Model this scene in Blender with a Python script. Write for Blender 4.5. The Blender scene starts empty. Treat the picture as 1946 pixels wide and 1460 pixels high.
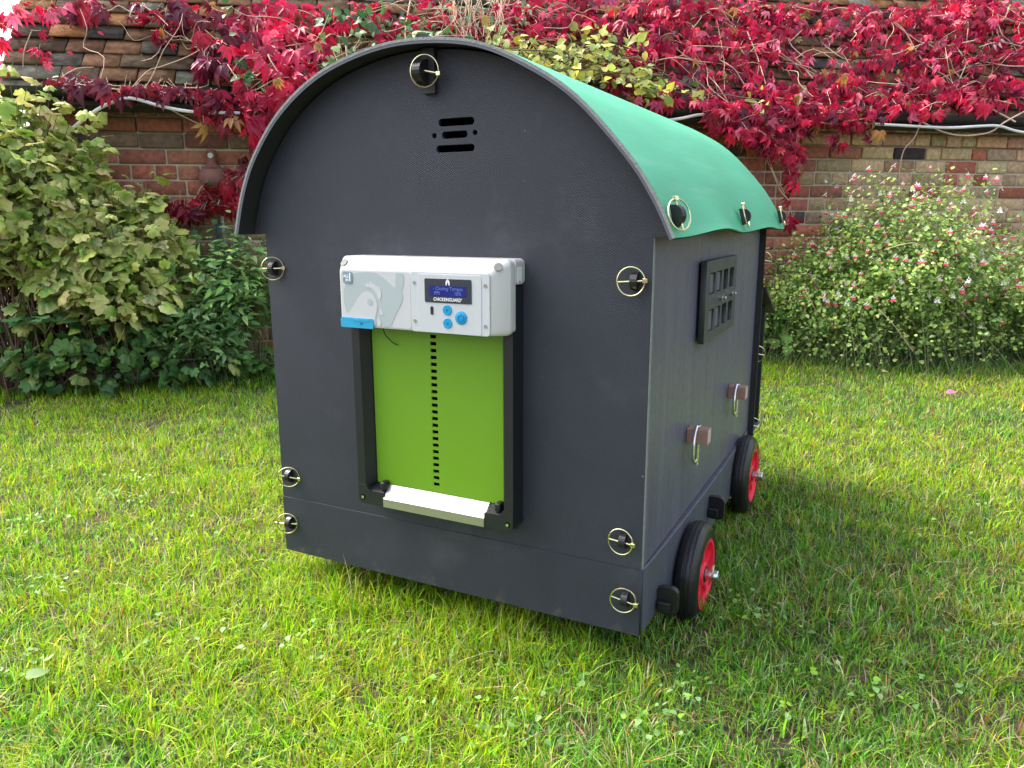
import bpy, bmesh, math, random
import numpy as np
from mathutils import Vector, Matrix
random.seed(7); rng = np.random.default_rng(11)
scene = bpy.context.scene
C = scene.collection
R = math.radians
S = 0.8                 # one coop unit (its front width) in metres
Z0 = 0.072              # height of the coop's skirt bottom above the soil

# ------------------------------------------------------------ camera
YAW, PITCH, ROLL, FPX = -0.4682, 0.2132, -0.0017, 1446.4
CAM = Vector((1.4314*S, -1.4599*S, 0.8837*S + Z0))
def axes():
    fw = Vector((math.sin(YAW)*math.cos(PITCH), math.cos(YAW)*math.cos(PITCH), -math.sin(PITCH)))
    rt = Vector((math.cos(YAW), -math.sin(YAW), 0)); up = rt.cross(fw)
    return rt*math.cos(ROLL)+up*math.sin(ROLL), up*math.cos(ROLL)-rt*math.sin(ROLL), fw
RT, UP, FW = axes()
cd = bpy.data.cameras.new('camera'); cam = bpy.data.objects.new('camera', cd); C.objects.link(cam)
cam.matrix_world = Matrix(((RT.x, UP.x, -FW.x, CAM.x), (RT.y, UP.y, -FW.y, CAM.y), (RT.z, UP.z, -FW.z, CAM.z), (0, 0, 0, 1)))
cd.sensor_width = 36; cd.lens = 36*FPX/1946; cd.clip_end = 300; cd.clip_start = 0.02
scene.camera = cam

# ------------------------------------------------------------ light
SUN_DIR = Vector((-0.69, 0.0, 0.93)).normalized()     # towards the sun
w = bpy.data.worlds.new('World'); scene.world = w; w.use_nodes = True
nt = w.node_tree; bg = nt.nodes['Background']
sky = nt.nodes.new('ShaderNodeTexSky'); sky.sky_type = 'NISHITA'; sky.sun_disc = False
sky.sun_elevation = math.asin(SUN_DIR.z); sky.sun_rotation = math.atan2(SUN_DIR.x, SUN_DIR.y)
sky.air_density = 1.0; sky.dust_density = 6.0; sky.ozone_density = 1.0
hz = nt.nodes.new('ShaderNodeHueSaturation'); hz.inputs['Saturation'].default_value = .55
nt.links.new(sky.outputs[0], hz.inputs['Color']); nt.links.new(hz.outputs[0], bg.inputs[0]); bg.inputs[1].default_value = 0.15
sd = bpy.data.lights.new('sun', 'SUN'); sd.energy = .80; sd.angle = R(20); sd.color = (1, .95, .86)
sun = bpy.data.objects.new('sun', sd); C.objects.link(sun)
sun.rotation_euler = SUN_DIR.to_track_quat('Z', 'Y').to_euler(); sun.location = (-3, 0, 5)
scene.view_settings.view_transform = 'Standard'; scene.view_settings.look = 'None'
scene.view_settings.exposure = 1.93; scene.view_settings.gamma = 1

# ------------------------------------------------------------ pixel rays (photo pixels, 1946 x 1460)
def ray(u, v): return RT*((u-973)/FPX) + UP*((730-v)/FPX) + FW
WO = Vector((-2.129, 1.612, 0)); WA = math.atan2(2.649, 3.358)
WS = Vector((math.cos(WA), math.sin(WA), 0)); WN = Vector((math.sin(WA), -math.cos(WA), 0))   # along the wall, out of the wall
def on_wall(u, v, t=0.0):
    """point on the plane t metres in front of the brick wall"""
    d = ray(u, v); p = WO + WN*t
    k = (p-CAM).dot(WN)/d.dot(WN); return CAM + d*k
def W(s, t, z): return WO + WS*s + WN*t + Vector((0, 0, z))
EAVE_Z = 1.40; PIT = R(50)
RN = (WN*math.sin(PIT) + Vector((0, 0, math.cos(PIT)))).normalized()      # roof normal
RU = (-WN*math.cos(PIT) + Vector((0, 0, math.sin(PIT)))).normalized()     # up the slope
RO = W(0, 0.09, EAVE_Z)
def on_roof(u, v, t=0.0):
    d = ray(u, v); p = RO + RN*t
    k = (p-CAM).dot(RN)/d.dot(RN); return CAM + d*k
def on_ground(u, v, z=0.0):
    d = ray(u, v); return CAM + d*((z-CAM.z)/d.z)

# ------------------------------------------------------------ materials
def new_mat(name):
    m = bpy.data.materials.new(name); m.use_nodes = True
    return m, m.node_tree, m.node_tree.nodes['Principled BSDF']
def mat(name, col, rough=.5, metal=0, spec=.5, var=.12, scale=30, bump=0, bscale=200, coat=0):
    m, nt, b = new_mat(name); N = nt.nodes; L = nt.links
    tc = N.new('ShaderNodeTexCoord'); nz = N.new('ShaderNodeTexNoise'); nz.inputs['Scale'].default_value = scale; nz.inputs['Detail'].default_value = 5
    L.new(tc.outputs['Object'], nz.inputs[0])
    mr = N.new('ShaderNodeMapRange'); mr.inputs[3].default_value = 1-var; mr.inputs[4].default_value = 1+var
    L.new(nz.outputs[0], mr.inputs[0])
    hs = N.new('ShaderNodeHueSaturation'); hs.inputs['Color'].default_value = (*col, 1); L.new(mr.outputs[0], hs.inputs['Value'])
    L.new(hs.outputs[0], b.inputs['Base Color'])
    b.inputs['Roughness'].default_value = rough; b.inputs['Metallic'].default_value = metal
    b.inputs['Specular IOR Level'].default_value = spec; b.inputs['Coat Weight'].default_value = coat
    if bump:
        n2 = N.new('ShaderNodeTexNoise'); n2.inputs['Scale'].default_value = bscale; L.new(tc.outputs['Object'], n2.inputs[0])
        bp = N.new('ShaderNodeBump'); bp.inputs['Strength'].default_value = bump; bp.inputs['Distance'].default_value = .002
        L.new(n2.outputs[0], bp.inputs['Height']); L.new(bp.outputs[0], b.inputs['Normal'])
    return m

def slate_mat():
    """dark recycled plastic with a fine diagonal weave"""
    m, nt, b = new_mat('slate_woven'); N = nt.nodes; L = nt.links
    tc = N.new('ShaderNodeTexCoord')
    def wave(ang):
        mp = N.new('ShaderNodeMapping'); mp.inputs['Rotation'].default_value = (0, R(ang), 0); L.new(tc.outputs['Object'], mp.inputs[0])
        wv = N.new('ShaderNodeTexWave'); wv.bands_direction = 'X'; wv.inputs['Scale'].default_value = 80; wv.inputs['Distortion'].default_value = .15
        wv.inputs['Detail Scale'].default_value = 3; L.new(mp.outputs[0], wv.inputs[0]); return wv
    a, c = wave(57), wave(-38)
    mx = N.new('ShaderNodeMath'); mx.operation = 'MULTIPLY_ADD'; L.new(a.outputs['Fac'], mx.inputs[0]); mx.inputs[1].default_value = .7
    mc = N.new('ShaderNodeMath'); mc.operation = 'MULTIPLY'; L.new(c.outputs['Fac'], mc.inputs[0]); mc.inputs[1].default_value = .3
    L.new(mc.outputs[0], mx.inputs[2])
    nz = N.new('ShaderNodeTexNoise'); nz.inputs['Scale'].default_value = 5; nz.inputs['Detail'].default_value = 6; nz.inputs['Roughness'].default_value = .65; L.new(tc.outputs['Object'], nz.inputs[0])
    n2 = N.new('ShaderNodeTexNoise'); n2.inputs['Scale'].default_value = 420; n2.inputs['Detail'].default_value = 1; L.new(tc.outputs['Object'], n2.inputs[0])
    add = N.new('ShaderNodeMath'); add.operation = 'ADD'; L.new(mx.outputs[0], add.inputs[0]); L.new(n2.outputs[0], add.inputs[1])
    cr = N.new('ShaderNodeValToRGB'); cr.color_ramp.elements[0].position = .45; cr.color_ramp.elements[0].color = (.0062, .0072, .0112, 1)
    cr.color_ramp.elements[1].position = 1.35 if False else 1.0; cr.color_ramp.elements[1].color = (.028, .032, .048, 1)
    L.new(add.outputs[0], cr.inputs[0])
    # pale specks of dust
    vo = N.new('ShaderNodeTexNoise'); vo.inputs['Scale'].default_value = 95; vo.inputs['Detail'].default_value = 2; L.new(tc.outputs['Object'], vo.inputs[0])
    sp = N.new('ShaderNodeMapRange'); sp.inputs[1].default_value = .755; sp.inputs[2].default_value = .80; L.new(vo.outputs[0], sp.inputs[0])
    mr = N.new('ShaderNodeMapRange'); mr.inputs[1].default_value = .3; mr.inputs[2].default_value = .7; mr.inputs[3].default_value = .85; mr.inputs[4].default_value = 1.2; L.new(nz.outputs[0], mr.inputs[0])
    hs = N.new('ShaderNodeHueSaturation'); L.new(cr.outputs[0], hs.inputs['Color']); L.new(mr.outputs[0], hs.inputs['Value'])
    mix = N.new('ShaderNodeMixRGB'); L.new(sp.outputs[0], mix.inputs[0]); L.new(hs.outputs[0], mix.inputs[1]); mix.inputs[2].default_value = (.25, .25, .27, 1)
    def layer(prev, node_out, lo, hi, amt, colr):
        r_ = N.new('ShaderNodeMapRange'); r_.inputs[1].default_value = lo; r_.inputs[2].default_value = hi; r_.inputs[4].default_value = amt; L.new(node_out, r_.inputs[0])
        x_ = N.new('ShaderNodeMixRGB'); L.new(r_.outputs[0], x_.inputs[0]); L.new(prev, x_.inputs[1]); x_.inputs[2].default_value = (*colr, 1); return x_.outputs[0]
    n4 = N.new('ShaderNodeTexNoise'); n4.inputs['Scale'].default_value = 3.2; n4.inputs['Detail'].default_value = 9; n4.inputs['Roughness'].default_value = .72; L.new(tc.outputs['Object'], n4.inputs[0])
    out = layer(mix.outputs[0], n4.outputs[0], .56, .74, .28, (.13, .13, .15))
    mp2 = N.new('ShaderNodeMapping'); mp2.inputs['Scale'].default_value = (1, 1, 26); mp2.inputs['Rotation'].default_value = (0, R(24), 0); L.new(tc.outputs['Object'], mp2.inputs[0])
    n5 = N.new('ShaderNodeTexNoise'); n5.inputs['Scale'].default_value = 7; n5.inputs['Detail'].default_value = 3; L.new(mp2.outputs[0], n5.inputs[0])
    out = layer(out, n5.outputs[0], .73, .80, .30, (.2, .2, .21))
    sx_ = N.new('ShaderNodeSeparateXYZ'); L.new(tc.outputs['Object'], sx_.inputs[0])
    n6 = N.new('ShaderNodeTexNoise'); n6.inputs['Scale'].default_value = 28; n6.inputs['Detail'].default_value = 8; n6.inputs['Roughness'].default_value = .7; L.new(tc.outputs['Object'], n6.inputs[0])
    mh = N.new('ShaderNodeMath'); mh.operation = 'MULTIPLY_ADD'; L.new(sx_.outputs['Z'], mh.inputs[0]); mh.inputs[1].default_value = -2.6; L.new(n6.outputs[0], mh.inputs[2])
    out = layer(out, mh.outputs[0], .50, .66, .45, (.13, .115, .085))
    L.new(out, b.inputs['Base Color'])
    bp = N.new('ShaderNodeBump'); bp.inputs['Strength'].default_value = .6; bp.inputs['Distance'].default_value = .0012; L.new(mx.outputs[0], bp.inputs['Height']); L.new(bp.outputs[0], b.inputs['Normal'])
    b.inputs['Roughness'].default_value = .52; b.inputs['Specular IOR Level'].default_value = .45
    return m

def smooth_slate(name, col, rough=.42):
    """smooth side of the same plastic, faint vertical streaks"""
    m, nt, b = new_mat(name); N = nt.nodes; L = nt.links
    tc = N.new('ShaderNodeTexCoord'); mp = N.new('ShaderNodeMapping'); mp.inputs['Scale'].default_value = (1, 9, .8); L.new(tc.outputs['Object'], mp.inputs[0])
    nz = N.new('ShaderNodeTexNoise'); nz.inputs['Scale'].default_value = 3; nz.inputs['Detail'].default_value = 6; L.new(mp.outputs[0], nz.inputs[0])
    cr = N.new('ShaderNodeValToRGB'); e = cr.color_ramp.elements
    e[0].position = .3; e[0].color = (*[c*.8 for c in col], 1); e[1].position = .75; e[1].color = (*[c*1.25 for c in col], 1); L.new(nz.outputs[0], cr.inputs[0])
    n3 = N.new('ShaderNodeTexNoise'); n3.inputs['Scale'].default_value = 60; n3.inputs['Detail'].default_value = 4; L.new(tc.outputs['Object'], n3.inputs[0])
    mr = N.new('ShaderNodeMapRange'); mr.inputs[3].default_value = rough-.1; mr.inputs[4].default_value = rough+.14; L.new(n3.outputs[0], mr.inputs[0]); L.new(mr.outputs[0], b.inputs['Roughness'])
    L.new(cr.outputs[0], b.inputs['Base Color'])
    n2 = N.new('ShaderNodeTexNoise'); n2.inputs['Scale'].default_value = 350; L.new(tc.outputs['Object'], n2.inputs[0])
    bp = N.new('ShaderNodeBump'); bp.inputs['Strength'].default_value = .15; bp.inputs['Distance'].default_value = .0008; L.new(n2.outputs[0], bp.inputs['Height']); L.new(bp.outputs[0], b.inputs['Normal'])
    return m

def attr_mat(name, rough=.5, trans=.35, nscale=40, namt=.25, spec=.4, bump=0, bscale=60, gloss_cut=False):
    m, nt, b = new_mat(name); N = nt.nodes; L = nt.links
    at = N.new('ShaderNodeAttribute'); at.attribute_name = 'Col'
    tc = N.new('ShaderNodeTexCoord'); nz = N.new('ShaderNodeTexNoise'); nz.inputs['Scale'].default_value = nscale; nz.inputs['Detail'].default_value = 5
    L.new(tc.outputs['Object'], nz.inputs[0])
    mr = N.new('ShaderNodeMapRange'); mr.inputs[1].default_value = .25; mr.inputs[2].default_value = .75; mr.inputs[3].default_value = 1-namt; mr.inputs[4].default_value = 1+namt; L.new(nz.outputs[0], mr.inputs[0])
    hs = N.new('ShaderNodeHueSaturation'); L.new(at.outputs['Color'], hs.inputs['Color']); L.new(mr.outputs[0], hs.inputs['Value'])
    L.new(hs.outputs[0], b.inputs['Base Color']); b.inputs['Roughness'].default_value = rough; b.inputs['Specular IOR Level'].default_value = spec
    if bump:
        n2 = N.new('ShaderNodeTexNoise'); n2.inputs['Scale'].default_value = bscale; n2.inputs['Detail'].default_value = 6; L.new(tc.outputs['Object'], n2.inputs[0])
        bp = N.new('ShaderNodeBump'); bp.inputs['Strength'].default_value = bump; bp.inputs['Distance'].default_value = .006; L.new(n2.outputs[0], bp.inputs['Height']); L.new(bp.outputs[0], b.inputs['Normal'])
    if trans:
        tr = N.new('ShaderNodeBsdfTranslucent'); L.new(hs.outputs[0], tr.inputs[0])
        mx = N.new('ShaderNodeMixShader'); mx.inputs[0].default_value = trans
        L.new(b.outputs[0], mx.inputs[1]); L.new(tr.outputs[0], mx.inputs[2]); L.new(mx.outputs[0], N['Material Output'].inputs[0])
    return m

M = dict(
 woven=slate_mat(), side=smooth_slate('slate_smooth', (.108, .106, .150)), skirt=smooth_slate('slate_skirt', (.080, .084, .11), .5),
 liner=mat('liner_black', (.018, .019, .022), .6, bump=.2), edge=mat('cut_edge', (.20, .22, .215), .6, var=.35, scale=90, bump=.6, bscale=300),
 black=mat('black_plastic', (.012, .012, .015), .38, bump=.1, bscale=500), darkgrey=mat('dark_plastic', (.013, .015, .019), .36, var=.05, bump=.12, bscale=900),
 inside=mat('inside_shade', (.004, .004, .005), 1, spec=0),  # near-black colour that paints the shade inside holes
 white=mat('white_plastic', (.53, .54, .53), .38, var=.02), panel=mat('pale_panel', (.50, .53, .555), .4, var=.02),
 hen=mat('grey_print', (.375, .435, .45), .4, var=.02), badge=mat('badge_print', (.20, .27, .35), .4, var=.02), henlight=mat('light_print', (.505, .525, .54), .4, var=.02),
 ink=mat('white_ink', (.85, .87, .88), .4, var=0), lcdframe=mat('screen_bezel', (.03, .038, .055), .3, var=.02),
 cyan=mat('cyan_plastic', (.005, .28, .56), .38, var=.03), cyandark=mat('cyan_mark', (.004, .12, .33), .4, var=0), lightcyan=mat('cyan_cover', (.02, .33, .56), .4, var=.03),
 doorgreen=mat('door_green', (.15, .32, .018), .34, var=.03, scale=4), alu=mat('brushed_alu', (.50, .49, .47), .45, 1, var=.06, scale=60, bump=.1, bscale=700),
 zinc=mat('zinc_steel', (.72, .76, .78), .22, 1, var=.15, scale=60), brass=mat('yellow_zinc', (.72, .66, .40), .26, 1, var=.2, scale=80),
 rubber=mat('rubber', (.014, .014, .016), .36, var=.3, scale=60, bump=.5, bscale=160), red=mat('red_hub', (.88, .03, .07), .38, var=.05),
 wood=mat('brown_wood', (.32, .19, .145), .6, var=.3, scale=70, bump=.4, bscale=260), endgrain_lit=mat('end_grain_lit', (.58, .42, .35), .7, var=.25, scale=120, bump=.4),  # end grain also painted paler for the light on the end face
 grate=smooth_slate('grille_plastic', (.05, .056, .06), .5),
 cable=mat('white_conduit', (.72, .73, .75), .5, var=.12), gutter=mat('gutter_black', (.012, .013, .016), .4, var=.3),
 stem=mat('tan_stem', (.52, .38, .26), .8, var=.35, scale=20), woodstem=mat('brown_stem', (.13, .075, .05), .8, var=.35), greenstem=mat('green_stem', (.11, .15, .05), .6, var=.3),
 terra=mat('terracotta', (.24, .10, .08), .7, var=.5, scale=25, bump=.6, bscale=60), greypipe=mat('grey_pipe', (.33, .33, .36), .5),
 bluepipe=mat('blue_pipe', (.05, .13, .20), .5), berry=mat('berry', (.012, .014, .04), .35),
 leaf=attr_mat('leaf', .45, .30, 30, .22), creeper=attr_mat('creeper_leaf', .42, .30, 25, .25, .45), grass=attr_mat('grass_blade', .48, .38, 12, .15, .24),
 petal=attr_mat('petal', .6, .3, 20, .05), brick=attr_mat('brick', .85, 0, 45, .35, .3, .8, 55), tile=attr_mat('clay_tile', .85, 0, 22, .6, .12, .9, 45),
)
def roof_green():
    m, nt, b = new_mat('roof_green'); N = nt.nodes; L = nt.links
    tc = N.new('ShaderNodeTexCoord'); mp = N.new('ShaderNodeMapping'); mp.inputs['Scale'].default_value = (1, .25, 1); L.new(tc.outputs['Object'], mp.inputs[0])
    nz = N.new('ShaderNodeTexNoise'); nz.inputs['Scale'].default_value = 9; nz.inputs['Detail'].default_value = 7; nz.inputs['Roughness'].default_value = .7; L.new(mp.outputs[0], nz.inputs[0])
    cr = N.new('ShaderNodeValToRGB'); e = cr.color_ramp.elements; e[0].position = .3; e[0].color = (.024, .35, .165, 1); e[1].position = .75; e[1].color = (.06, .45, .245, 1); L.new(nz.outputs[0], cr.inputs[0])
    ms = N.new('ShaderNodeMapping'); ms.inputs['Scale'].default_value = (9, .9, 9); ms.inputs['Rotation'].default_value = (0, 0, R(14)); L.new(tc.outputs['Object'], ms.inputs[0])
    ns = N.new('ShaderNodeTexNoise'); ns.inputs['Scale'].default_value = 3.5; ns.inputs['Detail'].default_value = 8; ns.inputs['Roughness'].default_value = .75; L.new(ms.outputs[0], ns.inputs[0])
    rs = N.new('ShaderNodeMapRange'); rs.inputs[1].default_value = .52; rs.inputs[2].default_value = .78; rs.inputs[4].default_value = .55; L.new(ns.outputs[0], rs.inputs[0])
    xs = N.new('ShaderNodeMixRGB'); L.new(rs.outputs[0], xs.inputs[0]); L.new(cr.outputs[0], xs.inputs[1]); xs.inputs[2].default_value = (.16, .48, .33, 1)
    nd = N.new('ShaderNodeTexNoise'); nd.inputs['Scale'].default_value = 55; nd.inputs['Detail'].default_value = 3; L.new(tc.outputs['Object'], nd.inputs[0])
    rd = N.new('ShaderNodeMapRange'); rd.inputs[1].default_value = .70; rd.inputs[2].default_value = .76; rd.inputs[4].default_value = .5; L.new(nd.outputs[0], rd.inputs[0])
    xd = N.new('ShaderNodeMixRGB'); L.new(rd.outputs[0], xd.inputs[0]); L.new(xs.outputs[0], xd.inputs[1]); xd.inputs[2].default_value = (.02, .22, .12, 1)
    L.new(xd.outputs[0], b.inputs['Base Color'])
    mr = N.new('ShaderNodeMapRange'); mr.inputs[3].default_value = .38; mr.inputs[4].default_value = .6; L.new(nz.outputs[0], mr.inputs[0]); L.new(mr.outputs[0], b.inputs['Roughness'])
    n2 = N.new('ShaderNodeTexNoise'); n2.inputs['Scale'].default_value = 500; L.new(tc.outputs['Object'], n2.inputs[0])
    bp = N.new('ShaderNodeBump'); bp.inputs['Strength'].default_value = .25; bp.inputs['Distance'].default_value = .001; L.new(n2.outputs[0], bp.inputs['Height']); L.new(bp.outputs[0], b.inputs['Normal'])
    return m
M['roof'] = roof_green()

# ------------------------------------------------------------ object helpers
def tag(o, label=None, cat=None, group=None, kind=None):
    if label: o['label'] = label
    if cat: o['category'] = cat
    if group: o['group'] = group
    if kind: o['kind'] = kind
    return o
def empty(name, loc=(0, 0, 0), scale=1, parent=None):
    o = bpy.data.objects.new(name, None); C.objects.link(o); o.location = loc; o.scale = (scale,)*3; o.empty_display_size = .1
    if parent: o.parent = parent
    return o
def link(name, me, m, parent=None, smooth=False):
    o = bpy.data.objects.new(name, me); C.objects.link(o)
    for q in (m if isinstance(m, (list, tuple)) else [m]): me.materials.append(q)
    if parent: o.parent = parent
    if smooth:
        for p in me.polygons: p.use_smooth = True
    return o
class MB:
    """collects boxes, tubes and rings into one bmesh"""
    def __init__(s): s.b = bmesh.new()
    def box(s, x0, x1, y0, y1, z0, z1, bev=0, seg=2):
        vs = [s.b.verts.new((x, y, z)) for x in (x0, x1) for y in (y0, y1) for z in (z0, z1)]
        fs = [(0, 1, 3, 2), (4, 6, 7, 5), (0, 4, 5, 1), (2, 3, 7, 6), (0, 2, 6, 4), (1, 5, 7, 3)]
        ff = [s.b.faces.new([vs[i] for i in f]) for f in fs]
        if bev:
            es = list({e for f in ff for e in f.edges}); bmesh.ops.bevel(s.b, geom=es, offset=bev, segments=seg, affect='EDGES', profile=.5)
        return s
    def tube(s, pts, r, n=8, closed=False, cap=True):
        pts = [Vector(p) for p in pts]; k = len(pts); rings = []
        rr = r if isinstance(r, (list, tuple)) else [r]*k
        ref = None
        for i, p in enumerate(pts):
            a = pts[(i-1) % k] if (closed or i > 0) else p; c = pts[(i+1) % k] if (closed or i < k-1) else p
            t = (c-a).normalized()
            if ref is None: ref = Vector((0, 0, 1)) if abs(t.z) < .9 else Vector((1, 0, 0))
            x = ref - t*ref.dot(t)
            if x.length < 1e-4: x = Vector((0, 1, 0)) - t*t.y
            x.normalize(); ref = x; y = t.cross(x)
            rings.append([s.b.verts.new(p + (x*math.cos(2*math.pi*j/n) + y*math.sin(2*math.pi*j/n))*rr[i]) for j in range(n)])
        for i in range(k if closed else k-1):
            A, B = rings[i], rings[(i+1) % k]
            for j in range(n): s.b.faces.new((A[j], A[(j+1) % n], B[(j+1) % n], B[j]))
        if cap and not closed:
            s.b.faces.new(rings[0][::-1]); s.b.faces.new(rings[-1])
        return s
    def lathe(s, prof, c, axis='x', n=40, loop=False):
        """prof: (along, radius) pairs"""
        c = Vector(c); rings = []
        for a, r in prof:
            ring = []
            for j in range(n):
                t = 2*math.pi*j/n; q = (a, r*math.cos(t), r*math.sin(t)) if axis == 'x' else ((r*math.cos(t), a, r*math.sin(t)) if axis == 'y' else (r*math.cos(t), r*math.sin(t), a))
                ring.append(s.b.verts.new(c+Vector(q)))
            rings.append(ring)
        for A, B in zip(rings, rings[1:]):
            for j in range(n): s.b.faces.new((A[j], A[(j+1) % n], B[(j+1) % n], B[j]))
        if loop:
            for j in range(n): s.b.faces.new((rings[-1][j], rings[-1][(j+1) % n], rings[0][(j+1) % n], rings[0][j]))
        else: s.b.faces.new(rings[0]); s.b.faces.new(rings[-1][::-1])
        return s
    def prism(s, poly, f):
        """poly 2D list; f(p, k) -> 3D for k=0,1"""
        A = [s.b.verts.new(f(p, 0)) for p in poly]; B = [s.b.verts.new(f(p, 1)) for p in poly]
        s.b.faces.new(A); s.b.faces.new(B[::-1]); n = len(poly)
        for j in range(n): s.b.faces.new((A[j], B[j], B[(j+1) % n], A[(j+1) % n]))
        return s
    def build(s, name, m, parent=None, smooth=False):
        bmesh.ops.recalc_face_normals(s.b, faces=s.b.faces)
        me = bpy.data.meshes.new(name); s.b.to_mesh(me); s.b.free()
        o = link(name, me, m, parent)
        if smooth:
            for p in me.polygons: p.use_smooth = True
            md = o.modifiers.new('e', 'EDGE_SPLIT'); md.split_angle = R(32)
        return o
def rrect(x0, x1, z0, z1, r, n=5):
    out = []
    for cx, cz, a in ((x1-r, z1-r, 0), (x0+r, z1-r, 90), (x0+r, z0+r, 180), (x1-r, z0+r, 270)):
        for i in range(n+1):
            t = R(a+90*i/n); out.append((cx+r*math.cos(t), cz+r*math.sin(t)))
    return out
def circ(cx, cz, r, n=24): return [(cx+r*math.cos(2*math.pi*i/n), cz+r*math.sin(2*math.pi*i/n)) for i in range(n)]
def plate(name, polys, y0, y1, m, parent, bevel=0, plane='xz'):
    """flat plate with holes (first polygon the outline), between y0 (front) and y1"""
    cu = bpy.data.curves.new(name, 'CURVE'); cu.dimensions = '2D'; cu.fill_mode = 'BOTH'
    cu.extrude = abs(y1-y0)/2-bevel; cu.bevel_depth = bevel; cu.bevel_resolution = 1
    for pl in polys:
        sp = cu.splines.new('POLY'); sp.points.add(len(pl)-1); sp.use_cyclic_u = True
        for i, p in enumerate(pl): sp.points[i].co = (p[0], p[1], 0, 1)
    t = bpy.data.objects.new('tmp', cu); C.objects.link(t)
    dg = bpy.context.evaluated_depsgraph_get(); me = bpy.data.meshes.new_from_object(t.evaluated_get(dg))
    bpy.data.objects.remove(t); bpy.data.curves.remove(cu)
    if plane == 'xz': mt = Matrix(((1, 0, 0, 0), (0, 0, -1, (y0+y1)/2), (0, 1, 0, 0), (0, 0, 0, 1)))
    else: mt = Matrix(((0, 0, 1, (y0+y1)/2), (1, 0, 0, 0), (0, 1, 0, 0), (0, 0, 0, 1)))      # yz plane, normal +x
    me.transform(mt); me.name = name
    return link(name, me, m, parent)
def text(name, body, x, z, y, size, m, parent, align='CENTER', bold=0, sx=1, depth=.0004):
    cu = bpy.data.curves.new(name, 'FONT'); cu.body = body; cu.size = size; cu.align_x = align; cu.align_y = 'CENTER'; cu.extrude = depth; cu.offset = bold; cu.resolution_u = 3
    t = bpy.data.objects.new('tmp', cu); C.objects.link(t)
    dg = bpy.context.evaluated_depsgraph_get(); me = bpy.data.meshes.new_from_object(t.evaluated_get(dg)); bpy.data.objects.remove(t)
    me.transform(Matrix(((sx, 0, 0, x), (0, 0, -1, y), (0, 1, 0, z), (0, 0, 0, 1)))); me.name = name
    return link(name, me, m, parent)

# ============================================================ GROUND AND SETTING
def value_noise(x, y, f, seed):
    g = np.random.default_rng(seed).random((64, 64)); X = x*f; Y = y*f; i = np.floor(X).astype(int); j = np.floor(Y).astype(int)
    a = X-i; b = Y-j; a = a*a*(3-2*a); b = b*b*(3-2*b)
    q = lambda p, r: g[p % 64, r % 64]
    return q(i, j)*(1-a)*(1-b)+q(i+1, j)*a*(1-b)+q(i, j+1)*(1-a)*b+q(i+1, j+1)*a*b
def ground_mat():
    m, nt, b = new_mat('lawn_soil'); N = nt.nodes; L = nt.links
    tc = N.new('ShaderNodeTexCoord'); nz = N.new('ShaderNodeTexNoise'); nz.inputs['Scale'].default_value = 9; nz.inputs['Detail'].default_value = 8; L.new(tc.outputs['Object'], nz.inputs[0])
    cr = N.new('ShaderNodeValToRGB'); e = cr.color_ramp.elements; e[0].position = .4; e[0].color = (.04, .028, .016, 1); e[1].position = .7; e[1].color = (.10, .075, .035, 1); L.new(nz.outputs[0], cr.inputs[0])
    L.new(cr.outputs[0], b.inputs['Base Color']); b.inputs['Roughness'].default_value = .95
    n2 = N.new('ShaderNodeTexNoise'); n2.inputs['Scale'].default_value = 60; n2.inputs['Detail'].default_value = 5; L.new(tc.outputs['Object'], n2.inputs[0])
    bp = N.new('ShaderNodeBump'); bp.inputs['Distance'].default_value = .02; L.new(n2.outputs[0], bp.inputs['Height']); L.new(bp.outputs[0], b.inputs['Normal'])
    return m
bm = bmesh.new(); bmesh.ops.create_grid(bm, x_segments=60, y_segments=60, size=40); me = bpy.data.meshes.new('lawn_ground'); bm.to_mesh(me); bm.free()
tag(link('lawn_ground', me, ground_mat()), kind='structure')

# soil of the border along the wall
def border_t(s):   # depth of the planted border in front of the wall
    return np.interp(s, [-1.2, 0, .8, 2.0, 3.0, 3.6, 4.6, 6], [.45, .42, .33, .30, .42, .85, 1.15, 1.2])
ss = np.linspace(-3, 7.5, 90); vs = []; fs = []
for s_ in ss:
    tb = float(border_t(s_))+.05*math.sin(s_*7)
    for k in range(5): p = W(s_, tb*(1-k/4), .004+.03*math.sin(math.pi*k/4*.9)+.01*random.random()*(k > 0)); vs.append(p)
for i in range(len(ss)-1):
    for k in range(4): a = i*5+k; fs.append((a, a+5, a+6, a+1))
me = bpy.data.meshes.new('flower_bed'); me.from_pydata(vs, [], fs)
tag(link('flower_bed', me, mat('bed_soil', (.035, .025, .018), .95, var=.5, scale=30, bump=1, bscale=60)), kind='structure')

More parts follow.
